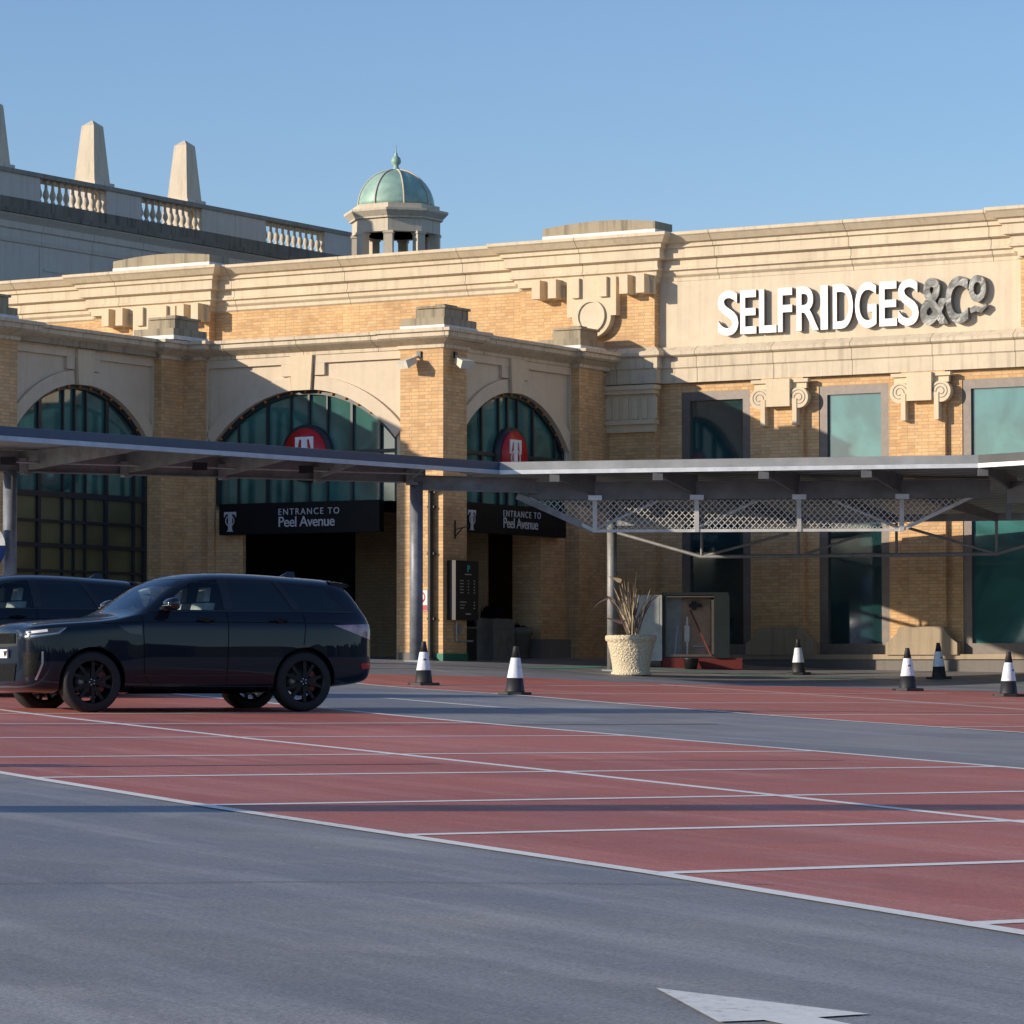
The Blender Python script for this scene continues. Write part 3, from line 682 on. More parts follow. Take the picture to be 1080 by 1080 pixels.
# bits on the corner pier: drainpipe, no-smoking style plate, tariff board
t=bthing('drainpipe','black drainpipe running down the corner pier behind the grey column','drainpipe',-40.95,FP-.10,0.)
MB().tube((-40.38,FP-.09,.2),(-40.38,FP-.09,3.75),.06,12).tube((-40.38,FP-.09,3.75),(-40.1,FP-.3,3.95),.06,12).tube((-40.38,FP-.09,.2),(-40.28,FP-.2,.08),.06,12).build('pipe',M['blackpl'],t)
mb=MB()
for z in (1.0,2.4,3.4): mb.box(-40.47,-40.29,FP-.10,FP-.001,z,z+.05)
mb.build('clip',M['blackpl'],t)
t=bthing('prohibition_sign','small white plate with red ring half hidden behind the grey column','sign',-41.0,FP-.02,1.45)
MB().box(-40.86,-40.50,FP-.03,FP-.012,1.20,1.64).build('plate',M['signwhite'],t)
mb=MB()
for i in range(28):
    a=2*math.pi*i/28;b=2*math.pi*(i+1)/28
    mb.prism([(-40.68+.10*math.cos(a),1.49+.10*math.sin(a)),(-40.68+.13*math.cos(a),1.49+.13*math.sin(a)),(-40.68+.13*math.cos(b),1.49+.13*math.sin(b)),(-40.68+.10*math.cos(b),1.49+.10*math.sin(b))],FP-.036,FP-.031)
mb.bar((-40.76,FP-.040,1.57),(-40.60,FP-.040,1.41),.006,.03); mb.box(-40.85,-40.51,FP-.036,FP-.031,1.21,1.32); mb.build('red_marking',M['red'],t)
t=bthing('tariff_board','tall black parking tariff board mounted on the right face of the corner pier','notice board',SF+.05,64.0,.85)
MB().box(SF+.001,SF+.22,63.55,64.48,1.0,2.28).build('housing',M['blackpl'],t)
xs_=lambda p:Vector((SF+.224-p.y,p.x,p.z))
vs,fs=text_mesh('P',.20,.004,.004,'CENTER'); MB(xs_).add([(64.06+v.x,-.002-v.z,2.04+v.y) for v in vs],fs).build('lettering',M['mint'],t)
mb=MB(xs_)
for i in range(5):
    z=1.84-i*.065; mb.box(63.72,63.72+.14,-.004,0,z,z+.014); mb.box(64.04,64.08,-.004,0,z-.005,z+.018); mb.box(64.28,64.32,-.004,0,z-.005,z+.018)
for i in range(3):
    z=1.38-i*.065; mb.box(63.72,63.72+.26-.05*i,-.004,0,z,z+.014); mb.box(64.28,64.32,-.004,0,z-.005,z+.016)
mb.box(63.95,64.15,-.004,0,1.12,1.145); mb.box(63.92,64.18,-.004,0,1.975,1.995)
mb.build('tariff_lines',M['lettergrey'],t)
MB().box(SF+.002,SF+.05,63.98,64.10,.70,.88).tube((SF+.06,63.84,1.0),(SF+.06,63.84,.55),.022).tube((SF+.06,63.84,.55),(SF+.06,64.5,.55),.022).build('conduit',M['galv'],t)
t=bthing('wall_bracket','small wrought black bracket on the shaded face of the corner pier','bracket',SF,63.9,3.0)
MB().bar((SF+.02,63.85,3.15),(SF+.02,63.85,2.75),.02,.03).bar((SF+.02,63.85,2.95),(SF+.35,63.85,3.02),.02,.02).bar((SF+.02,63.85,2.80),(SF+.2,63.85,2.98),.02,.02).build('iron_arm',M['blackpl'],t)

# ------------------------------------------------------------------ building behind on the left
FB=bthing('balustraded_hall','pale stone hall behind on the left with dark stained ledge and rooftop balustrade','stone building',-70.,94.,8.)
S0=-69.61
MB().box(-82,S0,60,103.97,-1,13.95).build('wall',M['far_stone'],FB)
MB().sweep([(-82,103.9),(S0,103.9),(S0,60)][::-1],[(0,13.1),(.05,13.12),(.08,13.25),(.08,13.50),(.14,13.54),(.14,13.74),(.26,13.85),(.34,13.92),(.34,13.96),(0,13.97)]).build('cornice',M['far_stone'],FB)
MB().box(-71,S0+.42,60,104.3,13.97,14.12).build('stained_ledge',M['far_dirty'],FB)
MB().box(-70.5,S0+.12,60,104.0,14.12,14.50).build('balustrade_base',M['far_dirty'],FB)
MB().box(-70.4,S0+.14,60,104.0,15.26,15.40).build('handrail',M['far_rail'],FB)
for a,b in ((76,80.6),(84.25-.3,86.1),(89.5,91.35),(94.7,98.4),(102,103.95)): MB().box(-69.87,S0+.08,a,b,14.50,15.26).build('parapet_panel',M['far_stone'],FB)
prof=[(.075,0),(.085,.06),(.05,.10),(.06,.14),(.105,.24),(.10,.32),(.055,.46),(.045,.58),(.06,.62),(.08,.66),(.085,.76)]
first=None
for a,b,n in ((80.6,83.95,10),(86.1,89.5,10),(91.35,94.7,10),(98.4,102,10)):
    for i in range(n):
        w=a+(b-a)*(i+.5)/n
        if first is None:
            first=MB().lathe(prof,(-69.70,w,14.50),12).build('baluster',M['far_cream'],FB); fw=w
        else:
            o=first.copy(); COL.objects.link(o); o.location=(0,w-fw,0)
MB().box(S0-.02,S0+.02,83,85.7,9,12.75).build('raised_panel',M['far_stone'],FB)
MB().box(S0-.25,S0+.006,86.9,92.6,11,12.35).build('recess_panel',M['far_stone'],FB)
MB().box(S0+.0,S0+.03,86.4,93.2,12.35,12.42).build('string_moulding',M['far_stone'],FB)
for i,(wc,lb) in enumerate(((85.2,'tapering pale stone obelisk cut off by the left edge'),(90.3,'tapering pale stone obelisk second from the left on the roof'),(95.35,'tapering pale stone obelisk nearest the green dome'))):
    t=bthing('obelisk',lb,'obelisk',-70.75,wc,15.0,'obelisks standing along the roof balustrade')
    hb,ht=.46,.25; z0,z1,z2=15.0,17.38,17.50; c=-70.75
    mb=MB(); q=[(-1,-1),(1,-1),(1,1),(-1,1)]
    mb.add([(c+x*hb,wc+y*hb,z0) for x,y in q]+[(c+x*ht,wc+y*ht,z1) for x,y in q]+[(c,wc,z2+.08)],[(3,2,1,0)]+[(k,(k+1)%4,(k+1)%4+4,k+4) for k in range(4)]+[(4+k,4+(k+1)%4,8) for k in range(4)])
    mb.build('shaft',M['far_cream'],t); MB().box(c-.52,c+.52,wc-.52,wc+.52,14.2,15.50).build('pedestal',M['far_stone'],t)
FB.location.z+=.12
for o_ in list(COL.objects):
    if o_.name.startswith('obelisk'): o_.location.z+=.29
# domed lantern
DX,DY=-3.93,118.
t=thing('domed_lantern','octagonal stone roof lantern with green copper dome and ball finial','dome',(DX,DY,11.28),0,None,(0,0,0))
o8=R(22.5)+R(14)
MB().lathe([(1.62,3.75),(1.62,3.80),(1.80,3.98),(1.80,4.06),(1.56,4.08),(1.5,4.1),(1.5,4.25),(0,4.25)],(0,0,0),8,False,rot=o8).build('cornice',M['far_cream'],t)
MB().lathe([(1.50,3.30),(1.52,3.30),(1.52,3.75),(1.20,3.76),(1.20,3.30)],(0,0,0),8,False,rot=o8).build('entablature',M['far_cream'],t)
MB().lathe([(1.62,-.5),(1.62,1.2),(0,1.2)],(0,0,0),8,False,rot=o8).build('drum',M['far_cream'],t)
for k in range(8):
    a=o8+k*math.pi/4; m=Matrix.Rotation(a,4,'Z')
    MB(lambda p:m@p).box(1.20,1.50,-.15,.15,1.2,3.22).box(1.17,1.53,-.18,.18,3.22,3.31).build('column',M['far_cream'],t)
dome=MB().lathe([(1.30*math.cos(x*math.pi/2/14),4.25+1.28*math.sin(x*math.pi/2/14)) for x in range(14)]+[(0.06,5.53)],(0,0,0),32).build('dome',M['patina'],t)
mb=MB()
for k in range(8):
    a=o8+k*math.pi/4+.39; pr=None
    for x in range(13):
        q=x*math.pi/2/13; p=(1.315*math.cos(q)*math.cos(a),1.315*math.cos(q)*math.sin(a),4.25+1.295*math.sin(q))
        if pr: mb.tube(pr,p,.028,6)
        pr=p
mb.build('rib',M['far_cream'],dome)
MB().lathe([(.17,5.50),(.10,5.62),(.08,5.68),(.15,5.76),(.17,5.84),(.14,5.95),(.05,6.03),(.06,6.08),(.02,6.14),(.01,6.4),(0,6.4)],(0,0,0),16).build('finial',M['patina'],t)

# ------------------------------------------------------------------ canopy
CN=thing('entrance_canopy','long grey steel canopy on round columns crossing in front of the entrances','canopy',(-1.9,70.6,0.1))
def cadd(): 
    return MB()
OFF[CN.name]=Vector((-1.9,70.6,.1))
F=[(-10.2,58.65),(-.27,71.02),(9.18,68.62),(13.6,63.2)]
H=4.15
def flin(path,prof,name,mat):
    # path left to right as seen from the camera; right-hand side faces the camera
    return MB().sweep(path,prof).build(name,mat,CN)
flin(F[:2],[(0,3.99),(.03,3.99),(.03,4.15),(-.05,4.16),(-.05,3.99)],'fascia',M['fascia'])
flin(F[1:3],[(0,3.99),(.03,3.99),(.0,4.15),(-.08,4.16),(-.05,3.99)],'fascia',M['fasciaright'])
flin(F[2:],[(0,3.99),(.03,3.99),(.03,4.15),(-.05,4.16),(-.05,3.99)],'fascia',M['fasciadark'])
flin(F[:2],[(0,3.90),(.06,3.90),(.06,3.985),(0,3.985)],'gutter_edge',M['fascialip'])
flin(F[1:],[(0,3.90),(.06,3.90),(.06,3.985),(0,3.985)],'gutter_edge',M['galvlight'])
# roof deck: level on the left, falling back towards the store on the right
mb=MB()
mb.add([(-10.2,58.7,4.13),(-.27,71.05,4.13),(-1.7,71.15,4.13),(-11,66.05,4.13)],[(0,1,2,3)])
mb.add([(-.27,71.05,4.12),(9.18,68.65,4.12),(12.6,75.0,3.25),(2.9,79.0,3.25),(-1.7,71.15,4.12)],[(0,1,2,3,4)])
mb.add([(9.18,68.65,4.12),(13.6,63.2,4.12),(17,72.5,3.2),(12.6,75.0,3.22)],[(0,1,2,3)])
mb.build('roof_deck',M['corr'],CN)
def ibeam(a,b,z0,z1,name='main_beam',mat=None,wd=.18):
    a=Vector((*a,0));b=Vector((*b,0)); m=MB(); h=z1-z0
    for z,t_ in ((z0+.012,.024),(z1-.012,.024)): m.bar(a+Vector((0,0,z)),b+Vector((0,0,z)),wd,t_)
    m.bar(a+Vector((0,0,(z0+z1)/2)),b+Vector((0,0,(z0+z1)/2)),.02,h-.05)
    return m.build(name,mat or M['galvdark'],CN)
CA,CB=(-9.55,66.5),(-1.93,70.55)
d=(Vector(CB)-Vector(CA)).normalized()
ibeam(Vector(CA)-d*1.2,Vector(CB)+d*.2,3.70,4.11)
# splice plates and outriggers to the fascia
dl=Vector((.6257,.780))
for k in range(0,6):
    p=Vector(CA)+d*(k*2.05+.25)
    if k>4: break
    MB().bar((p.x,p.y-.1,3.68),(p.x+d.x*.16,p.y+d.y*.16-.1,3.68),.22,.05).bar((p.x+.04,p.y-.1,3.70),(p.x+.04,p.y-.1,3.96),.16,.16).build('splice_plate',M['galvdark'],CN)
    q=Vector((F[0][0],F[0][1]))+dl*((p-Vector(F[0][:2])).dot(dl)-.6)
    mb=MB(); a3=Vector((p.x,p.y,0)); b3=Vector((q.x,q.y,0)); side=Vector((0,0,1)).cross((b3-a3).normalized())*.03
    vs=[a3+Vector((0,0,3.72)),b3+Vector((0,0,4.0)),b3+Vector((0,0,4.10)),a3+Vector((0,0,4.10))]
    mb.add([v+side for v in vs]+[v-side for v in vs],[(0,1,2,3),(7,6,5,4),(0,4,5,1),(1,5,6,2),(2,6,7,3),(3,7,4,0)]); mb.build('outrigger',M['galvdark'],CN)
# conduit with square lamp boxes
ca=Vector(CA)-d*1.2+Vector((.15,-.55)); cb=Vector(CB)+Vector((.15,-.55))
MB().tube((ca.x,ca.y,3.86),(cb.x,cb.y,3.86),.022).build('conduit',M['galv'],CN)
for px in (-9.5,-6.05,-4.05,-.9):
    tt=(px-ca.x)/(cb.x-ca.x); y=ca.y+(cb.y-ca.y)*tt
    if px<-1: MB().box(px-.14,px+.14,y-.10,y+.10,3.80,3.95).build('lamp_box',M['blackpl'],CN)
def column(x,y,r=.133,ztop=3.72):
    g=gz(x,y)
    m=MB().lathe([(r,g-.05),(r,ztop)],(x,y,0),24); m.lathe([(r+.13,g-.05),(r+.13,g+.03),(0,g+.03)],(x,y,0),4,False,rot=R(20)); return m.build('column',M['column'],CN)
column(*CA); column(*CB); column(2.12,74.2,.105,3.5).data.materials[0]=M['galvdark']
# right-hand part: box beam, brackets, front lattice truss
TA,TB=Vector((1.70,71.65)),Vector((7.92,71.05))
TP=[TA.lerp(TB,k/3) for k in range(4)]
e0,e1=Vector((.35,71.9)),Vector((9.7,70.9))
def v3(p,z): return Vector((p.x,p.y,z))
MB().bar(v3(e0,3.60),v3(e1,3.60),.30,.36).build('box_beam',M['canopygrey'],CN)
# sloping strut from the beam end to the truss foot
ibeam(CB,(.5,71.75),3.56,3.86); MB().bar(Vector((.1,71.72,3.50)),Vector((1.66,71.68,2.80)),.10,.13).build('strut',M['galvdark'],CN)
tr=MB(); zb,zt=2.775,3.40
tr.bar(v3(TP[0],zb),v3(TP[3],zb),.08,.06); 
tl=Vector((.35,71.78)); trr=Vector((9.75,70.88))
tr.bar(v3(tl,zt+.05),v3(TP[0],zb),.08,.07); tr.bar(v3(TP[3],zb),v3(trr,3.64),.08,.07)
for p in TP: tr.bar(v3(p,zb-.03),v3(p,zt+.1),.09,.12)
T=tr.build('lattice_truss',M['lattice'],CN)
off=Vector((0,.35,0))
for a_,b_ in ((v3(TP[0],zb+.05),v3(TP[0].lerp(TP[1],.62),zt)),(v3(TP[1],zb+.05),v3(TP[1].lerp(TP[2],.6),zt)),(v3(TP[3],zb+.05),v3(TP[2].lerp(TP[3],.35),zt))):
    MB().tube(a_+off,b_+off,.035).build('diagonal_tube',M['galvlight'],T)
def lattice(poly,A,ax):
    """diamond mesh clipped to a convex polygon in (u,z), u along the truss"""
    mb=MB(); sp=.128
    def clip(p,q):
        t0,t1=0.,1.; dx,dz=q[0]-p[0],q[1]-p[1]; n=len(poly)
        for i in range(n):
            a,b=poly[i],poly[(i+1)%n]; ex,ez=b[0]-a[0],b[1]-a[1]
            num=ex*(p[1]-a[1])-ez*(p[0]-a[0]); den=ex*dz-ez*dx
            if abs(den)<1e-9:
                if num<0: return None
            else:
                t=-num/den
                if den>0: t0=max(t0,t)
                else: t1=min(t1,t)
        return (t0,t1) if t1-t0>1e-3 else None
    us=[p[0] for p in poly]; u0,u1=min(us)-1.2,max(us)+1.2
    k=0; u=u0
    while u<u1:
        for sg,yo in ((1,0),(-1,.012)):
            p=(u,2.6); q=(u+sg*1.0*.95,3.6)
            c=clip(p,q)
            if c:
                P=[(p[0]+(q[0]-p[0])*t,p[1]+(q[1]-p[1])*t) for t in c]
                a,b=[Vector((A.x+ax.x*s,A.y+ax.y*s+yo,z)) for s,z in P]
                mb.bar(a,b,.010,.015)
        u+=sp
    return mb
ax=(TB-TA).normalized(); Lt=(TB-TA).length
pan=[[(-1.30,zt),( -.04,zb+.05),(-.04,zt)]]+[[(Lt*k/3+.05,zb+.04),(Lt*(k+1)/3-.05,zb+.04),(Lt*(k+1)/3-.05,zt),(Lt*k/3+.05,zt)] for k in range(3)]+[[(Lt+.05,zb+.06),(Lt+1.30,zt),(Lt+.05,zt)]]
for pg in pan:
    lattice(pg,TA,ax).build('mesh_infill',M['lattice'],CN)
# brackets from the fascia back to the posts
vdir=Vector((.518,.855))
for p,fx in zip(TP+[Vector((10.2,70.7))],(0.86,2.93,5.02,7.02,9.25)):
    ff=Vector((fx,0)); tt=(fx-F[1][0])/(F[2][0]-F[1][0]); ff=Vector((fx,F[1][1]+(F[2][1]-F[1][1])*tt+.1)); p=Vector(p)
    a3,b3=v3(ff,0),v3(p,0); side=Vector((0,0,1)).cross((b3-a3).normalized())*.03
    mb=MB(); vs=[a3+Vector((0,0,3.84)),b3+Vector((0,0,3.50)),b3+Vector((0,0,3.92)),a3+Vector((0,0,3.93))]
    mb.add([v+side for v in vs]+[v-side for v in vs],[(0,1,2,3),(7,6,5,4),(0,4,5,1),(1,5,6,2),(2,6,7,3),(3,7,4,0)])
    mb.box(ff.x-.10,ff.x+.10,ff.y-.12,ff.y-.04,3.74,3.90)
    mb.build('bracket',M['canopygrey'],CN)
    MB().box(p.x-.14,p.x+.14,p.y-.15,p.y+.05,3.40,3.50).build('joint_plate',M['galvlight'],CN)
# rear truss by the wall
RA,RB=Vector((4.10,75.6)),Vector((10.2,73.6))
rr=MB(); zr=2.37
rr.tube(v3(RA,zr),v3(RB,zr),.04); RAL=Vector((2.3,76.4)); RBL=Vector((12.0,73.0))
rr.tube(v3(RAL,2.92),v3(RA,zr),.04); rr.tube(v3(RB,zr),v3(RBL,2.9),.04)
for k in range(4):
    p=RA.lerp(RB,k/3); rr.tube(v3(p,zr),v3(p,3.15),.032)
rr.tube(v3(RA,zr),v3(RA.lerp(RB,.30),2.85),.03); rr.tube(v3(RA.lerp(RB,.34),zr),v3(RA.lerp(RB,.62),2.95),.03); rr.tube(v3(RB,zr),v3(RA.lerp(RB,.70),2.95),.03)
rr.bar(v3(RAL,3.15),v3(RBL,3.15),.14,.16)
rr.build('rear_truss',M['galvdark'],CN)
for p,q in ((TP[3],RB),(TP[0],RA),(TP[1],RA.lerp(RB,.33)),(TP[2],RA.lerp(RB,.66))):
    a3,b3=v3(p,0),v3(q,0); side=Vector((0,0,1)).cross((b3-a3).normalized())*.04
    mb=MB(); vs=[a3+Vector((0,0,3.50)),b3+Vector((0,0,3.05)),b3+Vector((0,0,3.22)),a3+Vector((0,0,3.78))]
    mb.add([v+side for v in vs]+[v-side for v in vs],[(0,1,2,3),(7,6,5,4),(0,4,5,1),(1,5,6,2),(2,6,7,3),(3,7,4,0)]); mb.build('rafter',M['canopygrey'],CN)
mb=MB(); mb.bar(Vector((10.0,70.4,3.5)),Vector((13.8,66.4,3.5)),.12,.45); mb.bar(Vector((10.0,70.4,3.75)),Vector((10.0,70.4,2.95)),.1,.1); mb.build('end_frame',M['canopygrey'],CN)

# ------------------------------------------------------------------ small things
def cone(x,y,label,first=[None],h=.76):
    g=gz(x,y)
    if first[0] is None:
        t=thing('traffic_cone',label,'traffic cone',(x,y,g),R(12),'black and white traffic cones')
        MB().slab([(.25*math.cos(R(45*k+22.5))*1.12,.25*math.sin(R(45*k+22.5))*1.12) for k in range(8)],.0,.045).build('base',M['coneblack'],t)
        MB().lathe([(.155,.045),(.15,.06),(.125,.26)],(0,0,0),24).build('lower_body',M['coneblack'],t)
        MB().lathe([(.128,.26),(.128,.27),(.074,.57),(.072,.575)],(0,0,0),24).build('reflective_sleeve',M['conewhite'],t)
        MB().lathe([(.070,.57),(.040,.74),(.036,.76),(.0,.76)],(0,0,0),24).build('tip',M['coneblack'],t)
        MB().box(-.022,.022,-.098,-.088,.40,.46).build('sleeve_mark',M['coneblack'],t)
        first[0]=t; return t
    t=copy_tree(first[0]); t.location=(x,y,g); t['label']=label; t.rotation_euler=(random.uniform(-.03,.03),random.uniform(-.03,.03),random.uniform(0,6)); t.name='traffic_cone'; return t
for px,Y,lb in ((447,60.5,'black and white cone nearest the back of the dark car'),(543,54.5,'large looking black and white cone between the car and the stone planter'),(842,75.5,'small cone right of the cabinet'),
                (957,62.0,'black and white cone at the edge of the red bay, left of two others'),(990,73.5,'black and white cone set furthest back near the wall on the right'),(1063,59.5,'black and white cone nearest the right edge')):
    cone((px-540)/3690*Y,Y,lb)
# big planter
PX,PY=(665.5-540)/3690*72.8,72.8
g=gz(PX,PY)
t=thing('stone_planter','large cream cast stone planter urn standing in the sun','planter',(PX,PY,g))
sc_=.86/.86
MB().lathe([(.41,0),(.42,.02),(.42,.05),(.40,.07),(.385,.08),(.40,.22),(.44,.45),(.49,.66),(.50,.70),(.53,.72),(.54,.75),(.54,.80),(.52,.83),(.47,.83),(.44,.74),(0,.74)],(0,0,0),48).build('urn',M['urn'],t)
MB().lathe([(.455,.78),(.3,.81),(0,.83)],(0,0,0),24).build('soil',M['soil'],t)
tp=thing('dried_plant','withered spiky plant with bent dry blades growing in the cream planter','plant',(PX,PY,g+.80))
def blade(pts,wd,mat):
    mb=MB(); n=len(pts); vs=[]
    for i,p in enumerate(pts):
        p=Vector(p); d=(Vector(pts[min(i+1,n-1)])-Vector(pts[max(i-1,0)])).normalized(); s_=d.cross(Vector((0,1,.2))).normalized()
        ww=wd*(1-.85*(i/(n-1))**2)*(.6+.4*math.sin(math.pi*min(1,i/(n-1)+.25))); vs+=[p+s_*ww/2,p+Vector((0,.012,0)),p-s_*ww/2]
    mb.add(vs,[(i*3+j,i*3+j+1,i*3+j+4,i*3+j+3) for i in range(n-1) for j in (0,1)]); return mb.build('blade',mat,tp)
def bez(a,b,c,n=9): 
    a,b,c=Vector(a),Vector(b),Vector(c); return [a*(1-t)**2+b*2*t*(1-t)+c*t*t for t in [i/(n-1) for i in range(n)]]
rnd=random.Random(3)
SPEC=[((-.02,0,0),(-.12,0,.8),(-.22,.05,1.22)),((0,0,0),(-.1,.1,.7),(-.15,0,1.2)),((.02,0,0),(.02,0,.7),(.11,.0,1.36)),((.03,.02,0),(.12,0,.8),(.16,0,.9)),((.05,0,0),(.2,-.05,.6),(.34,0,.82)),((.06,0,0),(.22,0,.55),(.40,-.1,1.0)),((.06,0,0),(.30,0,.72),(.58,0,.86)),
((-.04,0,0),(-.25,0,.7),(-.48,0,.80)),((-.48,0,.80),(-.70,0,.78),(-.86,.0,.49)),((-.02,0,0),(-.2,.1,.7),(-.40,0,1.1)),((-.2,0,1.15),(-.33,0,1.2),(-.46,0,1.25)),((-.04,0,0),(-.18,0,.5),(-.36,0,.70)),((-.36,0,.70),(-.40,0,.80),(-.52,0,.85)),((-.1,0,.3),(-.3,0,.3),(-.58,0,.42)),((0,0,.0),(.02,0,.6),(-.05,0,1.05)),((.02,0,0),(.06,0,.6),(.04,0,1.1)),((.1,0,0),(.22,0,.5),(.52,0,.95)),((-.03,0,0),(-.14,0,.6),(-.24,0,1.05)),((.0,0,0),(.0,.1,.6),(.12,.1,1.0)),((-.01,0,0),(-.09,0,.7),(-.06,0,1.15))]
for i,(a,b,c) in enumerate(SPEC):
    blade(bez(a,b,c),.065+rnd.random()*.05,M['leafdark'] if i in (6,8,12,13,14,16) or rnd.random()<.25 else M['leaf'])
for i in range(16):
    x=rnd.uniform(-.08,.08); q=rnd.uniform(-.35,.35)
    blade(bez((x,rnd.uniform(-.1,.1),0),(x+q*.3,rnd.uniform(-.1,.1),rnd.uniform(.4,.7)),(x+q*.9,rnd.uniform(-.25,.25),rnd.uniform(.6,1.15))),.04,M['leafdark'] if i%3==0 else M['leaf'])
# open utility cabinet
cx,cy=(733-540)/3690*77.,77.
g=gz(cx,cy)-.02
t=thing('utility_cabinet','dark metal utility cabinet standing open by the doorway on a red base','cabinet',(cx,cy,g),0)
MB().box(-.72,1.02,-.25,.75,0,.24).build('base',M['redkerb'],t)
sh=MB(); z0,z1=.24,1.62
sh.box(-.72,.72,.40,.45,z0,z1); sh.box(-.72,-.66,-.25,.40,z0,z1); sh.box(.40,.72,-.25,.40,z0,z1); sh.box(-.66,.40,-.25,.40,z0,z0+.05); sh.box(-.72,.72,-.25,.45,z1,z1+.06); sh.box(.40,.74,-.30,-.25,z0,z1)
sh.build('housing',M['cabinet'],t)
MB().box(-.66,-.27,.30,.395,z0+.05,z1-.02).build('inner_panel',M['cabgrey'],t)
MB().box(-.27,.36,.28,.39,z0+.08,z1-.06).build('back_board',M['hardboard'],t)
MB().box(-.66,-.63,-.25,.3,z0+.05,z1-.02).box(.35,.40,-.26,-.20,z0+.05,z1-.1).box(-.66,.40,-.26,-.22,z0+.03,z0+.08).box(-.66,.40,-.26,-.22,z1-.05,z1-.02).build('inner_frame',M['frame'],t)
MB().box(-.12,.16,.18,.28,1.36,1.44).box(-.06,.04,.16,.28,1.30,1.50).build('switchgear',M['blackpl'],t)
MB().bar(Vector((-.10,.1,1.30)),Vector((.34,-.05,.30)),.025,.03).build('red_rod',M['redkerb'],t)
MB().bar(Vector((-.17,.1,1.15)),Vector((-.17,.1,.30)),.04,.05).box(-.23,-.12,.08,.12,.6,.95).build('white_fitting',M['signwhite'],t)
MB().bar(Vector((-.38,.0,.95)),Vector((-.46,-.1,.30)),.02,.03).box(-.05,.33,.25,.275,.48,.52).build('rod',M['galv'],t)
MB().box(-1.36,-.74,-.30,-.26,z0-.06,1.62).box(-1.33,-.80,-.305,-.30,z0,1.56).build('door',M['cabgrey'],t)
# items in the entrance recess
bx,by=(505-540)/3690*77.5,77.5
t=bthing('litter_bin','black litter bin in the shade beside the tariff board','bin',-40.9,65.2,gz(*W(-40.9,65.2)[:2]))
b0=gz(*W(-40.9,65.2)[:2])
sx,sw_=-40.75,65.05
MB().box(sx-.28,sx+.28,sw_-.28,sw_+.28,b0-.05,b0+.75).box(sx-.28,sx-.18,sw_-.28,sw_+.28,b0+.75,b0+1.0).box(sx+.18,sx+.28,sw_-.28,sw_-.18,b0+.75,b0+1.0).box(sx-.28,sx+.28,sw_+.18,sw_+.28,b0+.75,b0+1.0).box(sx-.3,sx+.3,sw_-.3,sw_+.3,b0+1.0,b0+1.08).build('body',M['binmat'],t)
MB().box(sx-.281,sx+.285,sw_-.285,sw_+.281,b0+.70,b0+.715).build('band',M['galv'],t)
t=bthing('square_planter','square grey stone planter with moulded front in the shaded entrance','planter',-40.9,66.3,b0)
q0=66.0
MB().box(-41.2,-40.45,q0,q0+.9,b0-.05,b0+.92).build('box',M['urn_dark'],t)
mb=MB(lambda p:Vector((-40.45-p.y,p.x,p.z)))
for k in range(8): mb.box(q0+.05+k*.105,q0+.12+k*.105,-.012,0,b0+.72,b0+.84)
for cc in (q0+.22,q0+.68):
    for i in range(16):
        a=2*math.pi*i/16;b=2*math.pi*(i+1)/16; mb.prism([(cc+.12*math.cos(a),b0+.36+.15*math.sin(a)),(cc+.14*math.cos(a),b0+.36+.17*math.sin(a)),(cc+.14*math.cos(b),b0+.36+.17*math.sin(b)),(cc+.12*math.cos(b),b0+.36+.15*math.sin(b))],-.012,0)
mb.build('moulding',M['plinth'],t)
mb=MB()
for i in range(60):
    a=rnd.uniform(0,6.28); r=rnd.uniform(0,.3); x,y=-40.83+r*math.cos(a),q0+.45+r*math.sin(a); z=b0+.92
    mb.add([(x,y,z),(x+rnd.uniform(-.06,.06),y+rnd.uniform(-.06,.06),z+rnd.uniform(.1,.35)),(x+.05,y+.03,z+rnd.uniform(.05,.25))],[(0,1,2)])
MBo=mb.build('foliage',M['black'],t)
t=bthing('round_planter','round dark grey tub planter next to the square planter in the entrance','planter',-40.8,67.5,b0)
MB().lathe([(.26,-.05),(.34,.55),(.40,.58),(.40,.72),(.36,.74),(.34,.66),(0,.66)],(-40.75,67.45,b0),28).build('tub',M['urn_dark'],t)
mb=MB()
for i in range(40):
    a=rnd.uniform(0,6.28); r=rnd.uniform(0,.25); x,y=-40.75+r*math.cos(a),67.45+r*math.sin(a); z=b0+.68
    mb.add([(x,y,z),(x+rnd.uniform(-.06,.06),y,z+rnd.uniform(.05,.2)),(x+.05,y+.03,z+.08)],[(0,1,2)])
mb.build('foliage',M['black'],t)
# dark tub under the cabinet
t=thing('black_bucket','small black bucket on the ground in front of the cabinet base','bucket',(cx-.12,cy-.5,gz(cx,cy-.5)))
MB().lathe([(.13,0),(.17,.22),(.18,.24),(.15,.24),(.12,.05),(0,.05)],(0,0,0),20).build('pail',M['blackpl'],t)
# round sign on the left column
t=thing('round_notice_sign','round blue and white sign cut by the left edge beside the grey column','sign',(-10.06,66.2,1.2))
MB().lathe([(0,0),(.47,0),(.47,.04),(0,.04)],(0,0,1.05),40,axis='y').build('face',M['signblue'],t)
mb=MB(); n=20; mb.prism([(.465*math.cos(math.pi*i/n),1.09+.44*math.sin(math.pi*i/n)) for i in range(n+1)],-.006,-.001); mb.build('upper_half',M['signwhite'],t)
mb=MB(); 
for k in range(5): mb.box(-.30+.02*k,.36-.03*k,-.006,-.001,.98-k*.065,1.0-k*.065)
mb.build('text_lines',M['signwhite'],t)
MB().tube((0,.07,-1.2),(0,.07,1.5),.035,10).build('post',M['galv'],t)

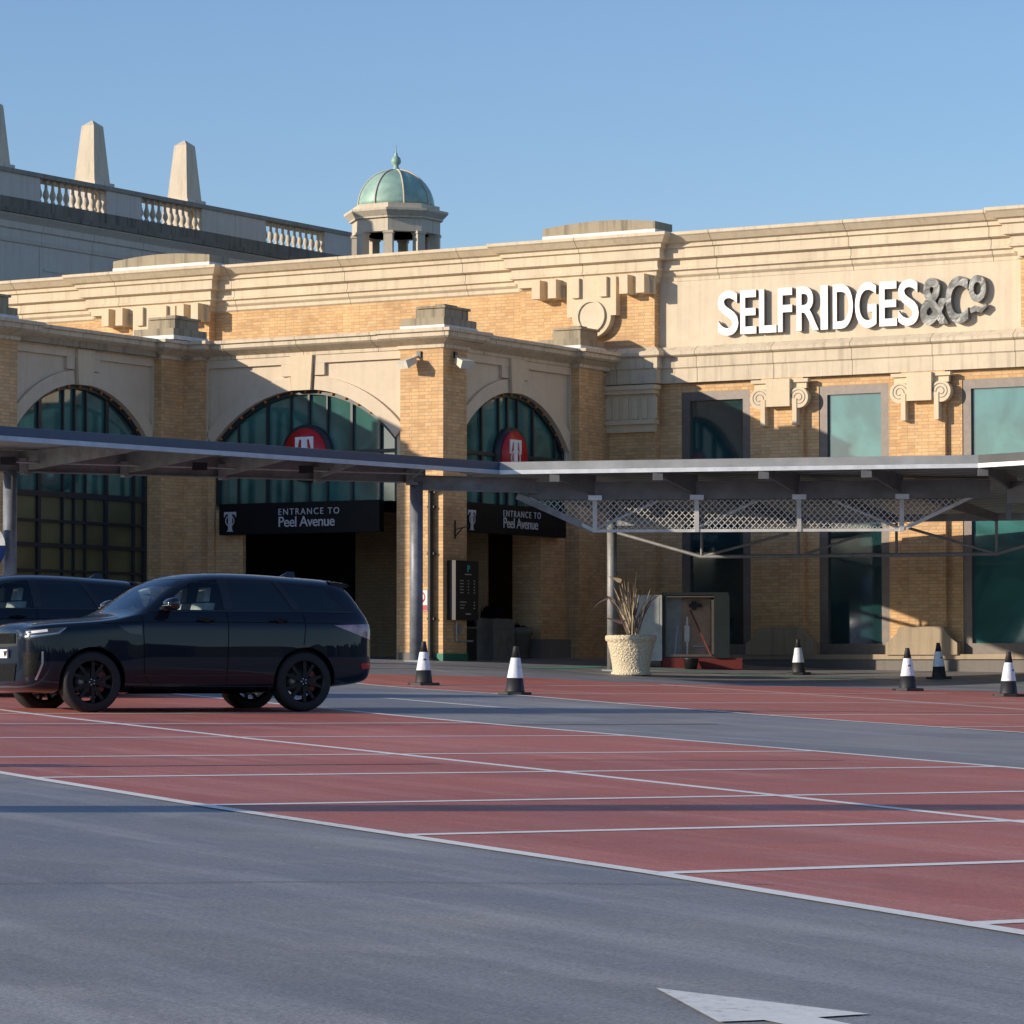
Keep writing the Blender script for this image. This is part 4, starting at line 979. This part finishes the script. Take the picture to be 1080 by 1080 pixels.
# ------------------------------------------------------------------ cars
def hood(x,W_,zb,ze,zc,xc=None):
    xc=x if xc is None else xc
    r=[(0,zb),(.5*W_,zb),(.9*W_,zb+.02),(.975*W_,zb+.12),(W_,.56),(.995*W_,.80),(.985*W_,ze-.10),(.955*W_,ze-.035),(.90*W_,ze-.005),(.78*W_,ze+.01),(.62*W_,ze+.012),(.45*W_,ze+.5*(zc-ze)+.005),(.22*W_,zc-.005),(0,zc)]
    return [(x+(xc-x)*(i/13)**2,y,z) for i,(y,z) in enumerate(r)]
def cabin(x,W_,zb,wb,gl,xs=None):
    r=[(0,zb),(.5*W_,zb),(.9*W_,zb+.02),(.97*W_,zb+.10),(W_,.58),(W_,.82),(.985*W_,1.10),(.955*W_,1.20),(wb,1.265)]+gl
    xs=xs or {}
    return [(xs.get(i,x),y,z) for i,(y,z) in enumerate(r)]
ST_=[hood(.03,.66,.36,.96,1.01),hood(.08,.81,.30,1.06,1.10,.045),hood(.26,.925,.25,1.10,1.145,.22),hood(.55,.975,.24,1.125,1.175,.52),hood(.95,.99,.24,1.15,1.20),hood(1.30,.985,.24,1.185,1.225,1.28)]
g0=cabin(1.56,.985,.24,.91,[(.885,1.272),(.86,1.277),(.82,1.280),(.45,1.262),(0,1.25)],{8:1.58,9:1.585,10:1.59,11:1.60,12:1.50,13:1.46}); ST_.append(g0)
ST_.append(cabin(1.92,.985,.24,.905,[(.86,1.37),(.80,1.47),(.745,1.535),(.42,1.53),(0,1.515)],{9:1.90,10:1.90,11:1.905,12:1.84,13:1.81}))
ST_.append(cabin(2.28,.985,.24,.90,[(.845,1.42),(.765,1.60),(.68,1.725),(.38,1.765),(0,1.775)],{11:2.24,12:2.20,13:2.18}))
ST_.append(cabin(2.75,.985,.24,.90,[(.842,1.43),(.755,1.62),(.655,1.755),(.36,1.80),(0,1.81)]))
ST_.append(cabin(3.30,.985,.24,.90,[(.840,1.43),(.750,1.61),(.650,1.74),(.36,1.79),(0,1.80)]))
ST_.append(cabin(3.85,.99,.26,.90,[(.835,1.42),(.745,1.58),(.645,1.705),(.36,1.755),(0,1.77)]))
ST_.append(cabin(4.25,.985,.30,.89,[(.825,1.41),(.740,1.57),(.640,1.69),(.36,1.735),(0,1.745)]))
ST_.append(cabin(4.55,.955,.33,.85,[(.795,1.39),(.725,1.54),(.63,1.65),(.36,1.695),(0,1.705)],{8:4.60,9:4.57,10:4.53,11:4.50,12:4.52,13:4.54}))
ST_.append(cabin(4.74,.90,.36,.80,[(.77,1.32),(.71,1.42),(.63,1.49),(.36,1.52),(0,1.53)],{6:4.76,7:4.76,8:4.75,9:4.72,10:4.67,11:4.63,12:4.66,13:4.69}))
r=hood(4.82,.82,.40,1.12,1.15); ST_.append(r)
r=hood(4.86,.70,.46,.98,1.0); ST_.append(r)
def body_mesh(lev):
    vs=[];n=14; m=2*n-2
    for r in ST_:
        ring=[Vector(p) for p in r]+[Vector((p[0],-p[1],p[2])) for p in r[-2:0:-1]]
        vs+=ring
    fs=[]
    for i in range(len(ST_)-1):
        for j in range(m): fs.append((i*m+j,i*m+(j+1)%m,(i+1)*m+(j+1)%m,(i+1)*m+j))
    for b,s_ in ((0,1),((len(ST_)-1)*m,-1)):
        for j in range(n-1):
            q=[b+j,b+j+1,b+(m-j-1)%m,b+(m-j)%m]; q=list(dict.fromkeys(q)); fs.append(tuple(q) if s_>0 else tuple(q[::-1]))
    me=bpy.data.meshes.new('b'); me.from_pydata([tuple(v) for v in vs],[],fs)
    bm=bmesh.new(); bm.from_mesh(me); bmesh.ops.recalc_face_normals(bm,faces=bm.faces); 
    for f in bm.faces: f.smooth=True
    # keep crisp creases at waist and window line
    cl=bm.edges.layers.float.new('crease_edge')
    for e in bm.edges:
        a,b=[v.index for v in e.verts]; ja,jb=a%m,b%m
        if ja==jb or True:
            if {ja,jb} in ({6},{m-6}) or (ja==jb and ja in (6,8,m-6,m-8)): e[cl]=.45
    bm.to_mesh(me); bm.free()
    o=bpy.data.objects.new('b',me); COL.objects.link(o); md=o.modifiers.new('s','SUBSURF'); md.levels=lev; md.render_levels=lev
    return o
def evalmesh(o):
    dg=bpy.context.evaluated_depsgraph_get(); me=bpy.data.meshes.new_from_object(o.evaluated_get(dg)); return me
o=body_mesh(3)
smooth_me=evalmesh(o)
KD=KDTree(len(smooth_me.vertices))
for i,v in enumerate(smooth_me.vertices): KD.insert(v.co,i)
KD.balance()
sn=[v.normal.copy() for v in smooth_me.vertices]
def nrm(p):
    acc=Vector((0,0,0)); dmin=9
    for co,i,dd in KD.find_n(p,4): acc+=sn[i]/(dd+.004); dmin=min(dmin,dd)
    return acc.normalized(),dmin
bmx=bmesh.new(); bmx.from_mesh(smooth_me); BV=BVHTree.FromBMesh(bmx)
# wheel arch cutters
cut=MB()
for xc in (.88,3.80):
    for sg in (-1,1):
        n=48; vs=[];
        for yy in (.60*sg,1.2*sg):
            for i in range(n):
                a=2*math.pi*i/n; vs.append((xc+.435*math.cos(a),yy,.395+.435*math.sin(a)))
        cut.add(vs,[tuple(range(n)),tuple(range(2*n-1,n-1,-1))]+[(i,(i+1)%n,(i+1)%n+n,i+n) for i in range(n)])
co=cut.build('c',M['black'])
o.modifiers.clear(); o.data=smooth_me.copy(); o.data.materials.append(M['car']); o.data.materials.append(M['black'])
md=o.modifiers.new('b','BOOLEAN'); md.object=co; md.operation='DIFFERENCE'; md.solver='EXACT'
cutme=evalmesh(o)
bpy.data.objects.remove(o); bpy.data.objects.remove(co)
body=bmesh.new(); body.from_mesh(cutme)
def cutlines(bm,polys):
    """polys: list of (axis, polygon, filter(co)) -- slice the shell along polygon edges (axis is the projection axis)"""
    for axis,poly,flt in polys:
        n=len(poly)
        for i in range(n):
            a,b=poly[i],poly[(i+1)%n]
            if axis=='y': pc=Vector((a[0],0,a[1])); no=Vector((b[1]-a[1],0,-(b[0]-a[0])))
            elif axis=='x': pc=Vector((0,a[0],a[1])); no=Vector((0,b[1]-a[1],-(b[0]-a[0])))
            mx=.06
            geo=[f for f in bm.faces if flt(f.calc_center_median())]
            es=set(e for f in geo for e in f.edges); vs=set(v for f in geo for v in f.verts)
            bmesh.ops.bisect_plane(bm,geom=list(geo)+list(es)+list(vs),plane_co=pc,plane_no=no,dist=1e-5)
def inside(poly,u,v):
    c=False; n=len(poly); j=n-1
    for i in range(n):
        (xi,yi),(xj,yj)=poly[i],poly[j]
        if (yi>v)!=(yj>v) and u<(xj-xi)*(v-yi)/(yj-yi)+xi: c=not c
        j=i
    return c
ZB=1.305
FWIN=[(1.78,ZB),(2.30,1.655),(2.66,1.70),(2.69,ZB)]
RWIN=[(2.84,ZB),(2.82,1.70),(3.44,1.685),(3.66,ZB)]
QWIN=[(3.80,ZB),(3.56,1.665),(4.17,1.60),(4.44,ZB)]
SIDE=lambda sg:(lambda c:c.y*sg>.5 and c.z>1.15 and c.x>1.6)
WIND=[(-.80,1.315),(-.64,1.70),(.64,1.70),(.80,1.315)]
WFL=lambda c:c.x<2.35 and c.z>1.26 and abs(c.y)<.86
polys=[]
for sg in (-1,1):
    for w in (FWIN,RWIN,QWIN): polys.append(('y',w,SIDE(sg)))
polys.append(('x',WIND,WFL))
cutlines(body,polys)
def classify(c,nn):
    if c.z>1.2 and abs(c.y)>.5 and abs(nn.y)>.55:
        if inside(FWIN,c.x,c.z): return 1
        if inside(RWIN,c.x,c.z): return 2
        if inside(QWIN,c.x,c.z): return 3
    if WFL(c) and inside(WIND,c.y,c.z) and nn.x<-.25: return 4
    return 0
groups={0:[],1:[],2:[],3:[],4:[]}
body.normal_update()
for f in body.faces: groups[classify(f.calc_center_median(),f.normal)].append(f)
def extract(faces,name,mat,parent,push=0.0,mats=None,onlyside=None):
    idx={};vs=[];fs=[];mi=[];ns=[]
    for f in faces:
        if onlyside is not None and f.calc_center_median().y*onlyside<0: continue
        q=[]
        for v in f.verts:
            k=v.index
            if k not in idx:
                idx[k]=len(vs); nn,dm=nrm(v.co); ns.append((nn,dm)); vs.append(v.co+nn*push)
            q.append(idx[k])
        fs.append(q); mi.append(f.material_index)
    me=bpy.data.meshes.new(name); me.from_pydata([tuple(v) for v in vs],[],fs)
    for m_ in (mats or [mat]): me.materials.append(m_)
    if mats:
        for p,k in zip(me.polygons,mi): p.material_index=min(k,len(mats)-1)
    for p in me.polygons: p.use_smooth=True
    me.update()
    ln=[]
    for p in me.polygons:
        for li in p.loop_indices:
            vi=me.loops[li].vertex_index; nn,dm=ns[vi]
            fn=p.normal
            ln.append(tuple(nn) if (dm<.06 and nn.dot(fn)>.35 and not (mats and p.material_index==1)) else tuple(fn))
    me.normals_split_custom_set(ln)
    o=bpy.data.objects.new(name,me); COL.objects.link(o); o.parent=parent; return o
body.verts.index_update()
CX,CY=-5.29,43.9; PSI=R(28.5); hd=Vector((math.cos(PSI),math.sin(PSI)))
def carloc(fx,fy):   # place so that the near (camera-side) front wheel's outer face is at fx,fy
    near=Vector((-.477*-1.0,0)); nv=Vector((math.sin(PSI),-math.cos(PSI)))
    p=Vector((fx,fy))-hd*.88-nv*.86; return p
p=carloc(CX,CY); gzc=(gz(CX,CY)+gz(*(Vector((CX,CY))+hd*2.92)))/2
CAR=thing('parked_car','dark navy SUV parked side on nearest the camera, showing all of its side','car',(p.x,p.y,gzc+.0),PSI,'dark SUVs parked in the red bays')
# car frame: +x to the rear; camera side is -y
extract(groups[0],'body',M['car'],CAR,0,[M['car'],M['black']])
for sg in (-1,1):
    extract(groups[1],'front_window',M['clear'],CAR,-.002,None,sg)
    extract(groups[2],'rear_door_window',M['tint'],CAR,-.002,None,sg)
    extract(groups[3],'quarter_window',M['tint'],CAR,-.002,None,sg)
extract(groups[4],'windscreen',M['clear'],CAR,-.002)
def hit_side(x,z,sg=-1):
    r=BV.ray_cast(Vector((x,2.5*sg,z)),Vector((0,-sg,0)))
    return (r[0],r[1]) if r[0] else (Vector((x,.98*sg,z)),Vector((0,sg,0)))
def hit_front(y,z):
    r=BV.ray_cast(Vector((-2,y,z)),Vector((1,0,0))); return (r[0],r[1]) if r[0] else (Vector((.05,y,z)),Vector((-1,0,0)))
def ribbon(pts,wd,name,mat,parent,sg=-1,push=.004):
    mb=MB(); L_=[]
    P=[]
    for i in range(len(pts)-1):
        a,b=Vector(pts[i]),Vector(pts[i+1]); n=max(1,int((b-a).length/.06))
        for k in range(n): P.append(a.lerp(b,k/n))
    P.append(Vector(pts[-1]))
    for i,q in enumerate(P):
        d=(P[min(i+1,len(P)-1)]-P[max(i-1,0)]).normalized(); nn=Vector((-d.y,d.x))*wd/2
        for s_ in (1,-1):
            c,no=hit_side(*(q+nn*s_),sg); L_.append(c+no*push)
    mb.add(L_,[(2*i,2*i+2,2*i+3,2*i+1) for i in range(len(P)-1)],True); return mb.build(name,mat,parent)
def patch(poly,name,mat,parent,axis='y',sg=-1,push=.006,n=14):
    """a lens or trim panel lying on the body: polygon grid (quad poly) projected on the shell"""
    a,b,c,d=[Vector(q) for q in poly]; mb=MB(); vs=[]
    for i in range(n+1):
        for j in range(n+1):
            q=a.lerp(b,i/n).lerp(d.lerp(c,i/n),j/n)
            h,no=hit_side(q.x,q.y,sg) if axis=='y' else hit_front(q.x,q.y)
            vs.append(h+no*push)
    mb.add(vs,[(i*(n+1)+j,(i+1)*(n+1)+j,(i+1)*(n+1)+j+1,i*(n+1)+j+1) for i in range(n) for j in range(n)],True)
    return mb.build(name,mat,parent)
seam=M['black']
for sg in (-1,1):
    # black glazing pillars between the windows
    patch([(2.70,ZB+.005),(2.83,ZB+.005),(2.81,1.70),(2.67,1.70)],'pillar_trim',M['cardark'],CAR,'y',sg,.003,8)
    patch([(3.67,ZB+.005),(3.79,ZB+.005),(3.55,1.67),(3.45,1.685)],'pillar_trim',M['cardark'],CAR,'y',sg,.003,8)
    ribbon([(1.66,1.285),(2.7,1.292),(3.8,1.292),(4.52,1.285)],.022,'belt_trim',M['cardark'],CAR,sg,.006)
    ribbon([(1.55,1.22),(1.56,.9),(1.57,.45),(1.70,.33)],.010,'door_seam',seam,CAR,sg,.003)
    ribbon([(2.73,1.28),(2.72,.9),(2.70,.36)],.010,'door_seam',seam,CAR,sg,.003)
    ribbon([(3.80,1.27),(3.81,1.1),(3.78,.86)],.010,'door_seam',seam,CAR,sg,.003)
    ribbon([(1.0,1.125),(1.6,1.145),(2.6,1.15),(4.3,1.145)],.007,'waist_seam',seam,CAR,sg,.003)
    ribbon([(1.45,.475),(2.4,.47),(3.35,.48)],.012,'sill_moulding',M['cardark'],CAR,sg,.006)
    patch([(1.42,.24),(3.34,.24),(3.34,.34),(1.42,.34)],'sill_trim',M['cardark'],CAR,'y',sg,.008,24)
    patch([(1.20,1.10),(1.53,1.10),(1.53,.98),(1.36,1.00)],'side_vent',M['cardark'],CAR,'y',sg,.005,6)
    patch([(4.22,1.115),(4.78,1.135),(4.80,.92),(4.60,.985)],'tail_lamp',M['tail'],CAR,'y',sg,.006,10)
    hl=patch([(.05,1.035),(.55,1.075),(.44,.985),(.04,.925)],'headlight',M['lamp'],CAR,'y',sg,.006,14)
    ribbon([(.07,.955),(.20,.97),(.42,1.0),(.52,1.055)],.014,'light_strip',M['chrome'],hl,sg,.012)
    ribbon([(.08,1.0),(.14,1.01),(.30,1.03)],.03,'lens',M['signwhite'],hl,sg,.010)
    patch([(.05,.76),(.205,.765),(.155,.46),(.07,.45)],'bumper_vent',M['grille'],CAR,'y',sg,.008,10)
    ribbon([(.235,.77),(.235,.62),(.17,.42)],.022,'vent_trim',M['chrome'],CAR,sg,.014)
    patch([(4.62,.62),(4.80,.64),(4.80,.56),(4.64,.55)],'rear_reflector',M['red'],CAR,'y',sg,.006,4)
    # handles
    for hx in (2.42,3.44):
        c,no=hit_side(hx,1.175,sg)
        m=MB(); y=c.y+sg*.03; m.box(hx-.12,hx+.12,min(c.y+sg*.018,y+sg*.012),max(c.y+sg*.018,y+sg*.012),1.165,1.19); m.box(hx-.03,hx+.04,min(c.y-.01*sg,y),max(c.y-.01*sg,y),1.145,1.20)
        m.build('door_handle',M['cardark'],CAR)
    # mirror
    c,_=hit_side(1.95,1.30,sg)
    m=Matrix.Translation(Vector((1.90,sg*1.06,1.375)))
    bm=bmesh.new(); bmesh.ops.create_uvsphere(bm,u_segments=24,v_segments=14,radius=1)
    for v in bm.verts:
        sg_=lambda q,e: math.copysign(abs(q)**e,q)
        v.co=Vector((sg_(v.co.x,.7)*.095*(1 if v.co.x>0 else 1.05),sg_(v.co.y,.6)*.125,sg_(v.co.z,.7)*.082))
        if v.co.x<0: v.co.z*=1-.35*min(1,-v.co.x/.09)
    bmesh.ops.transform(bm,matrix=m,verts=bm.verts)
    for f in bm.faces: f.smooth=True
    me=bpy.data.meshes.new('mirror'); bm.to_mesh(me); bm.free(); me.materials.append(M['cardark']); mo=bpy.data.objects.new('mirror',me); COL.objects.link(mo); mo.parent=CAR
    MB().box(1.86,1.95,min(sg*.90,sg*1.0),max(sg*.90,sg*1.0),1.29,1.33).build('mirror_arm',M['cardark'],mo)
    MB().box(1.80,1.985,min(sg*.98,sg*1.175),max(sg*.98,sg*1.175),1.350,1.358).build('mirror_strip',M['chrome'],mo)
# front
patch([(-.46,1.00),(.46,1.00),(.46,.87),(-.46,.87)],'grille',M['grille'],CAR,'x',-1,.010,14)
patch([(-.50,.62),(.50,.62),(.44,.40),(-.44,.40)],'lower_grille',M['grille'],CAR,'x',-1,.010,14)
c,_=hit_front(0,.74)
MB().box(c.x-.03,c.x-.012,-.26,.26,.69,.80).build('number_plate',M['signwhite'],CAR)
vs,fs=text_mesh('W',.10,.003,.002,'CENTER')
MB().add([(c.x-.034-v.z,-.21-v.x*-1 if False else -.205-(-v.x),.712+v.y) for v in vs],fs).build('plate_letter',M['blackpl'],CAR)
MB().lathe([(.0,-.02),(.05,-.02),(.05,0)],(c.x-.0,-.30,.93),16).build('badge',M['chrome'],CAR) if False else None
# spoiler, fin
mb=MB()
mb.add([(4.30,-.63,1.685),(4.30,.63,1.685),(4.60,.60,1.66),(4.60,-.60,1.66),(4.36,-.62,1.62),(4.36,.62,1.62),(4.60,.60,1.62),(4.60,-.60,1.62),(4.34,0,1.745),(4.66,0,1.715)],[(0,8,9,3),(8,1,2,9),(4,7,6,5),(3,9,2,6,7),(0,3,7,4),(1,5,6,2)])
mb.build('spoiler',M['car'],CAR)
mb=MB(); mb.add([(3.86,-.025,1.755),(3.86,.025,1.755),(4.10,.03,1.74),(4.10,-.03,1.74),(4.0,0,1.835),(4.09,0,1.835)],[(0,1,4),(0,4,5,3),(1,2,5,4),(2,3,5)]); mb.build('antenna_fin',M['cardark'],CAR)
# floor and cabin
mb=MB(); mb.box(1.5,4.3,-.8,.8,.36,.48); mb.box(1.55,1.75,-.80,.80,.45,1.16); mb.box(3.0,4.4,-.78,.78,.45,1.20); mb.box(2.66,2.84,-.83,-.80,.5,1.25); mb.box(2.66,2.84,.80,.83,.5,1.25); mb.build('cabin_floor',M['cabin'],CAR)
for sg in (-1,1):
    m=MB(); cy_=sg*.38
    def rb(x0,x1,z0,z1,w_,lean=0): 
        vs=[(x0,cy_-w_,z0),(x1,cy_-w_,z0),(x1,cy_+w_,z0),(x0,cy_+w_,z0),(x0+lean,cy_-w_*.85,z1),(x1+lean,cy_-w_*.85,z1),(x1+lean,cy_+w_*.85,z1),(x0+lean,cy_+w_*.85,z1)]
        m.add(vs,[(0,3,2,1),(4,5,6,7),(0,1,5,4),(1,2,6,5),(2,3,7,6),(3,0,4,7)])
    rb(2.0,2.5,.62,.80,.25); rb(2.40,2.54,.78,1.40,.25,.16); rb(2.58,2.66,1.42,1.60,.12,.03); m.build('seat',M['seat'],CAR)
MB().lathe([(.0,1.60),(.06,1.60),(.06,1.62),(0,1.62)],(2.0,0,-.1),6).build('rear_view_mirror',M['cabin'],CAR)
mb=MB()
for i in range(20):
    a=2*math.pi*i/20;b=2*math.pi*(i+1)/20; mb.tube((1.92+.05*math.sin(a),.38+.19*math.cos(a),1.16+.19*math.sin(a)),(1.92+.05*math.sin(b),.38+.19*math.cos(b),1.16+.19*math.sin(b)),.018,6)
mb.build('steering_wheel',M['cabin'],CAR)
# wheels
def wheel(x,sg):
    wname=MB(); yo=sg*.965; 
    ty=MB().lathe([(.270,-.13),(.345,-.135),(.378,-.115),(.388,-.06),(.390,0),(.388,.06),(.378,.115),(.345,.135),(.270,.13)],(x,sg*.835,.39),56,axis='y',cap=False).build('wheel',M['tyre'],CAR)
    rim=MB().lathe([(.275,-.13),(.262,-.12),(.255,.10),(.235,.11)] if sg<0 else [(.275,.13),(.262,.12),(.255,-.10),(.235,-.11)],(x,sg*.835,.39),48,axis='y',cap=False)
    yf=sg*.835+sg*.105; yb=sg*.835+sg*.055
    rim.lathe([(0,yf-.0),(.055,yf),(.062,yb)],(x,0,.39),20,axis='y')
    for k in range(10):
        base=2*math.pi*(k//2)/5; d_=(.17 if k%2 else -.17); a0,a1=base+d_*.55,base+d_*1.55
        c0,c1=(math.cos(a0),math.sin(a0)),(math.cos(a1),math.sin(a1)); w0,w1=.027,.020
        p0=(x+.045*c0[0],.39+.045*c0[1]); p1=(x+.262*c1[0],.39+.262*c1[1]); dx,dz=p1[0]-p0[0],p1[1]-p0[1]; l=math.hypot(dx,dz); nx_,nz=-dz/l,dx/l
        rim.prism([(p0[0]+nx_*w0,p0[1]+nz*w0),(p1[0]+nx_*w1,p1[1]+nz*w1),(p1[0]-nx_*w1,p1[1]-nz*w1),(p0[0]-nx_*w0,p0[1]-nz*w0)],min(yf-.004*sg,yb),max(yf-.004*sg,yb))
    rim.build('rim',M['rim'],ty)
    dy=sg*.835-sg*.02
    MB().lathe([(0,0),(.185,0),(.185,.02),(0,.02)],(x,dy,.39),32,axis='y').build('brake_disc',M['disc'],ty)
    mb=MB()
    for i in range(8):
        a=R(-38+i*10);b=R(-38+(i+1)*10)
        mb.prism([(x+.13*math.cos(a),.39+.13*math.sin(a)),(x+.205*math.cos(a),.39+.205*math.sin(a)),(x+.205*math.cos(b),.39+.205*math.sin(b)),(x+.13*math.cos(b),.39+.13*math.sin(b))],min(dy-.02*sg,dy+.055*sg),max(dy-.02*sg,dy+.055*sg))
    mb.build('brake_caliper',M['caliper'],ty)
    mb=MB()
    for i in range(5):
        a=R(36+72*i); mb.lathe([(.0,yf+.004*sg),(.010,yf+.004*sg),(.010,yf-.01*sg)],(x+.035*math.cos(a),0,.39+.035*math.sin(a)),8,axis='y')
    mb.build('wheel_nut',M['chrome'],ty)
for x in (.88,3.80):
    for sg in (-1,1): wheel(x,sg)
body.free(); bmx.free()
# second car, further back
C2=copy_tree(CAR); C2['label']='dark SUV behind and left of the other one, only its roof and windows showing'; C2.name='parked_car'
Y2=50.; BP_=Vector((2.75,-.9))   # B pillar on camera side
bx_=(40-540)/3690*Y2
off2=Matrix.Rotation(PSI,2)@BP_
C2.location=(bx_-off2.x,Y2-off2.y,0)
C2.location.z=gz(bx_,Y2)-.03

# cars parked off to the left, met only as reflections in the store windows
for (x,y,rz,lb) in ((-29.6,54.2,R(25),'pale silver SUV beyond the left edge, mirrored in the middle store window'),(-23.5,50.5,R(30),'pale silver SUV beyond the left edge, mirrored in the right store window'),(-37,58,R(20),'pale silver SUV furthest beyond the left edge')):
    c_=copy_tree(CAR); c_.name='parked_car'; c_['label']=lb; c_['group']='silver SUVs parked off to the left'; c_.location=(x,y,gz(x,y)); c_.rotation_euler=(0,0,rz)
    for ch in c_.children:
        if ch.name.startswith('body'): ch.data=ch.data.copy(); ch.data.materials[0]=M['silverpaint']
# ------------------------------------------------------------------ unseen posts added left of the frame to cast shadow bands over the bays
sd=Vector((.94,.342)).normalized()
for (gx,gy,wd,dist,hh,lb) in ((0,22.5,.72,14.,9.,'square concrete post added beyond the left edge to cast the nearer shadow band'),(-3.2,27.7,.55,13.,3.6,'short concrete post added beyond the left edge to cast the further shadow band')):
    q=Vector((gx,gy))-sd*dist
    t=thing('shadow_mast',lb,'mast',(q.x,q.y,gz(q.x,q.y)-.1),math.atan2(sd.y,sd.x))
    MB().box(-wd/2,wd/2,-wd/2,wd/2,0,hh).build('shaft',M['dirty'],t); MB().box(-wd/2-.1,wd/2+.1,-wd/2-.1,wd/2+.1,0,.3).build('foot',M['dirty'],t)

M['reflection_trees']=plain('dark_reflection_treeline',(.030,.035,.022),.95,0,.5,.3)  # unseen treeline, added to darken reflections in the car and windows
mb=MB(); n=240; rt=random.Random(5); hs=[11+rt.uniform(-2.5,2.5) for _ in range(n+1)]
for i in range(n+1):
    a=R(150+240*i/n); rr_=165+rt.uniform(-6,6); x,y=rr_*math.cos(a),rr_*math.sin(a)+20
    mb.v+=[Vector((x,y,-4)),Vector((x,y,hs[i])),Vector((x*1.06,y*1.06,hs[i]*.9))]
for i in range(n):
    q=3*i; mb.f+=[(q,q+3,q+4,q+1),(q+1,q+4,q+5,q+2)]; mb.sm+=[False,False]
mb.build('reflection_treeline',M['reflection_trees'],kind='structure')
# ------------------------------------------------------------------ world, sun, camera
w=bpy.data.worlds.new('World'); sc.world=w; w.use_nodes=True; nt=w.node_tree
bg=nt.nodes['Background']; sky=nt.nodes.new('ShaderNodeTexSky'); sky.sky_type='NISHITA'; sky.sun_disc=False
EL=R(16.2); AZ=math.atan2(-.94,-.342)
sky.sun_elevation=EL; sky.sun_rotation=AZ; sky.air_density=1.0; sky.dust_density=.3; sky.ozone_density=1.6; sky.altitude=50
tint=nt.nodes.new('ShaderNodeMix'); tint.data_type='RGBA'; tint.blend_type='MULTIPLY'; tint.inputs[0].default_value=1; tint.inputs[7].default_value=(1.22,1.40,1.75,1)
nt.links.new(sky.outputs[0],tint.inputs[6]); nt.links.new(tint.outputs[2],bg.inputs[0]); bg.inputs[1].default_value=.091
sd_=bpy.data.lights.new('sun','SUN'); sd_.energy=5.0; sd_.angle=R(.55); sd_.color=(1,.87,.70)
so=bpy.data.objects.new('sun',sd_); COL.objects.link(so)
dirv=Vector((.94*math.cos(EL),.342*math.cos(EL),-math.sin(EL))); so.rotation_euler=dirv.to_track_quat('-Z','Y').to_euler(); so.location=(-30,10,20)
cam=bpy.data.cameras.new('camera'); camo=bpy.data.objects.new('camera',cam); COL.objects.link(camo)
cam.sensor_width=36; cam.sensor_fit='HORIZONTAL'; cam.lens=36*3690/1080; cam.clip_end=5000; cam.clip_start=.1
camo.location=(0,0,0); camo.rotation_euler=(math.pi/2+math.atan(163/3690),0,0); sc.camera=camo
sc.view_settings.view_transform='Standard'; sc.view_settings.look='None'; sc.view_settings.exposure=0
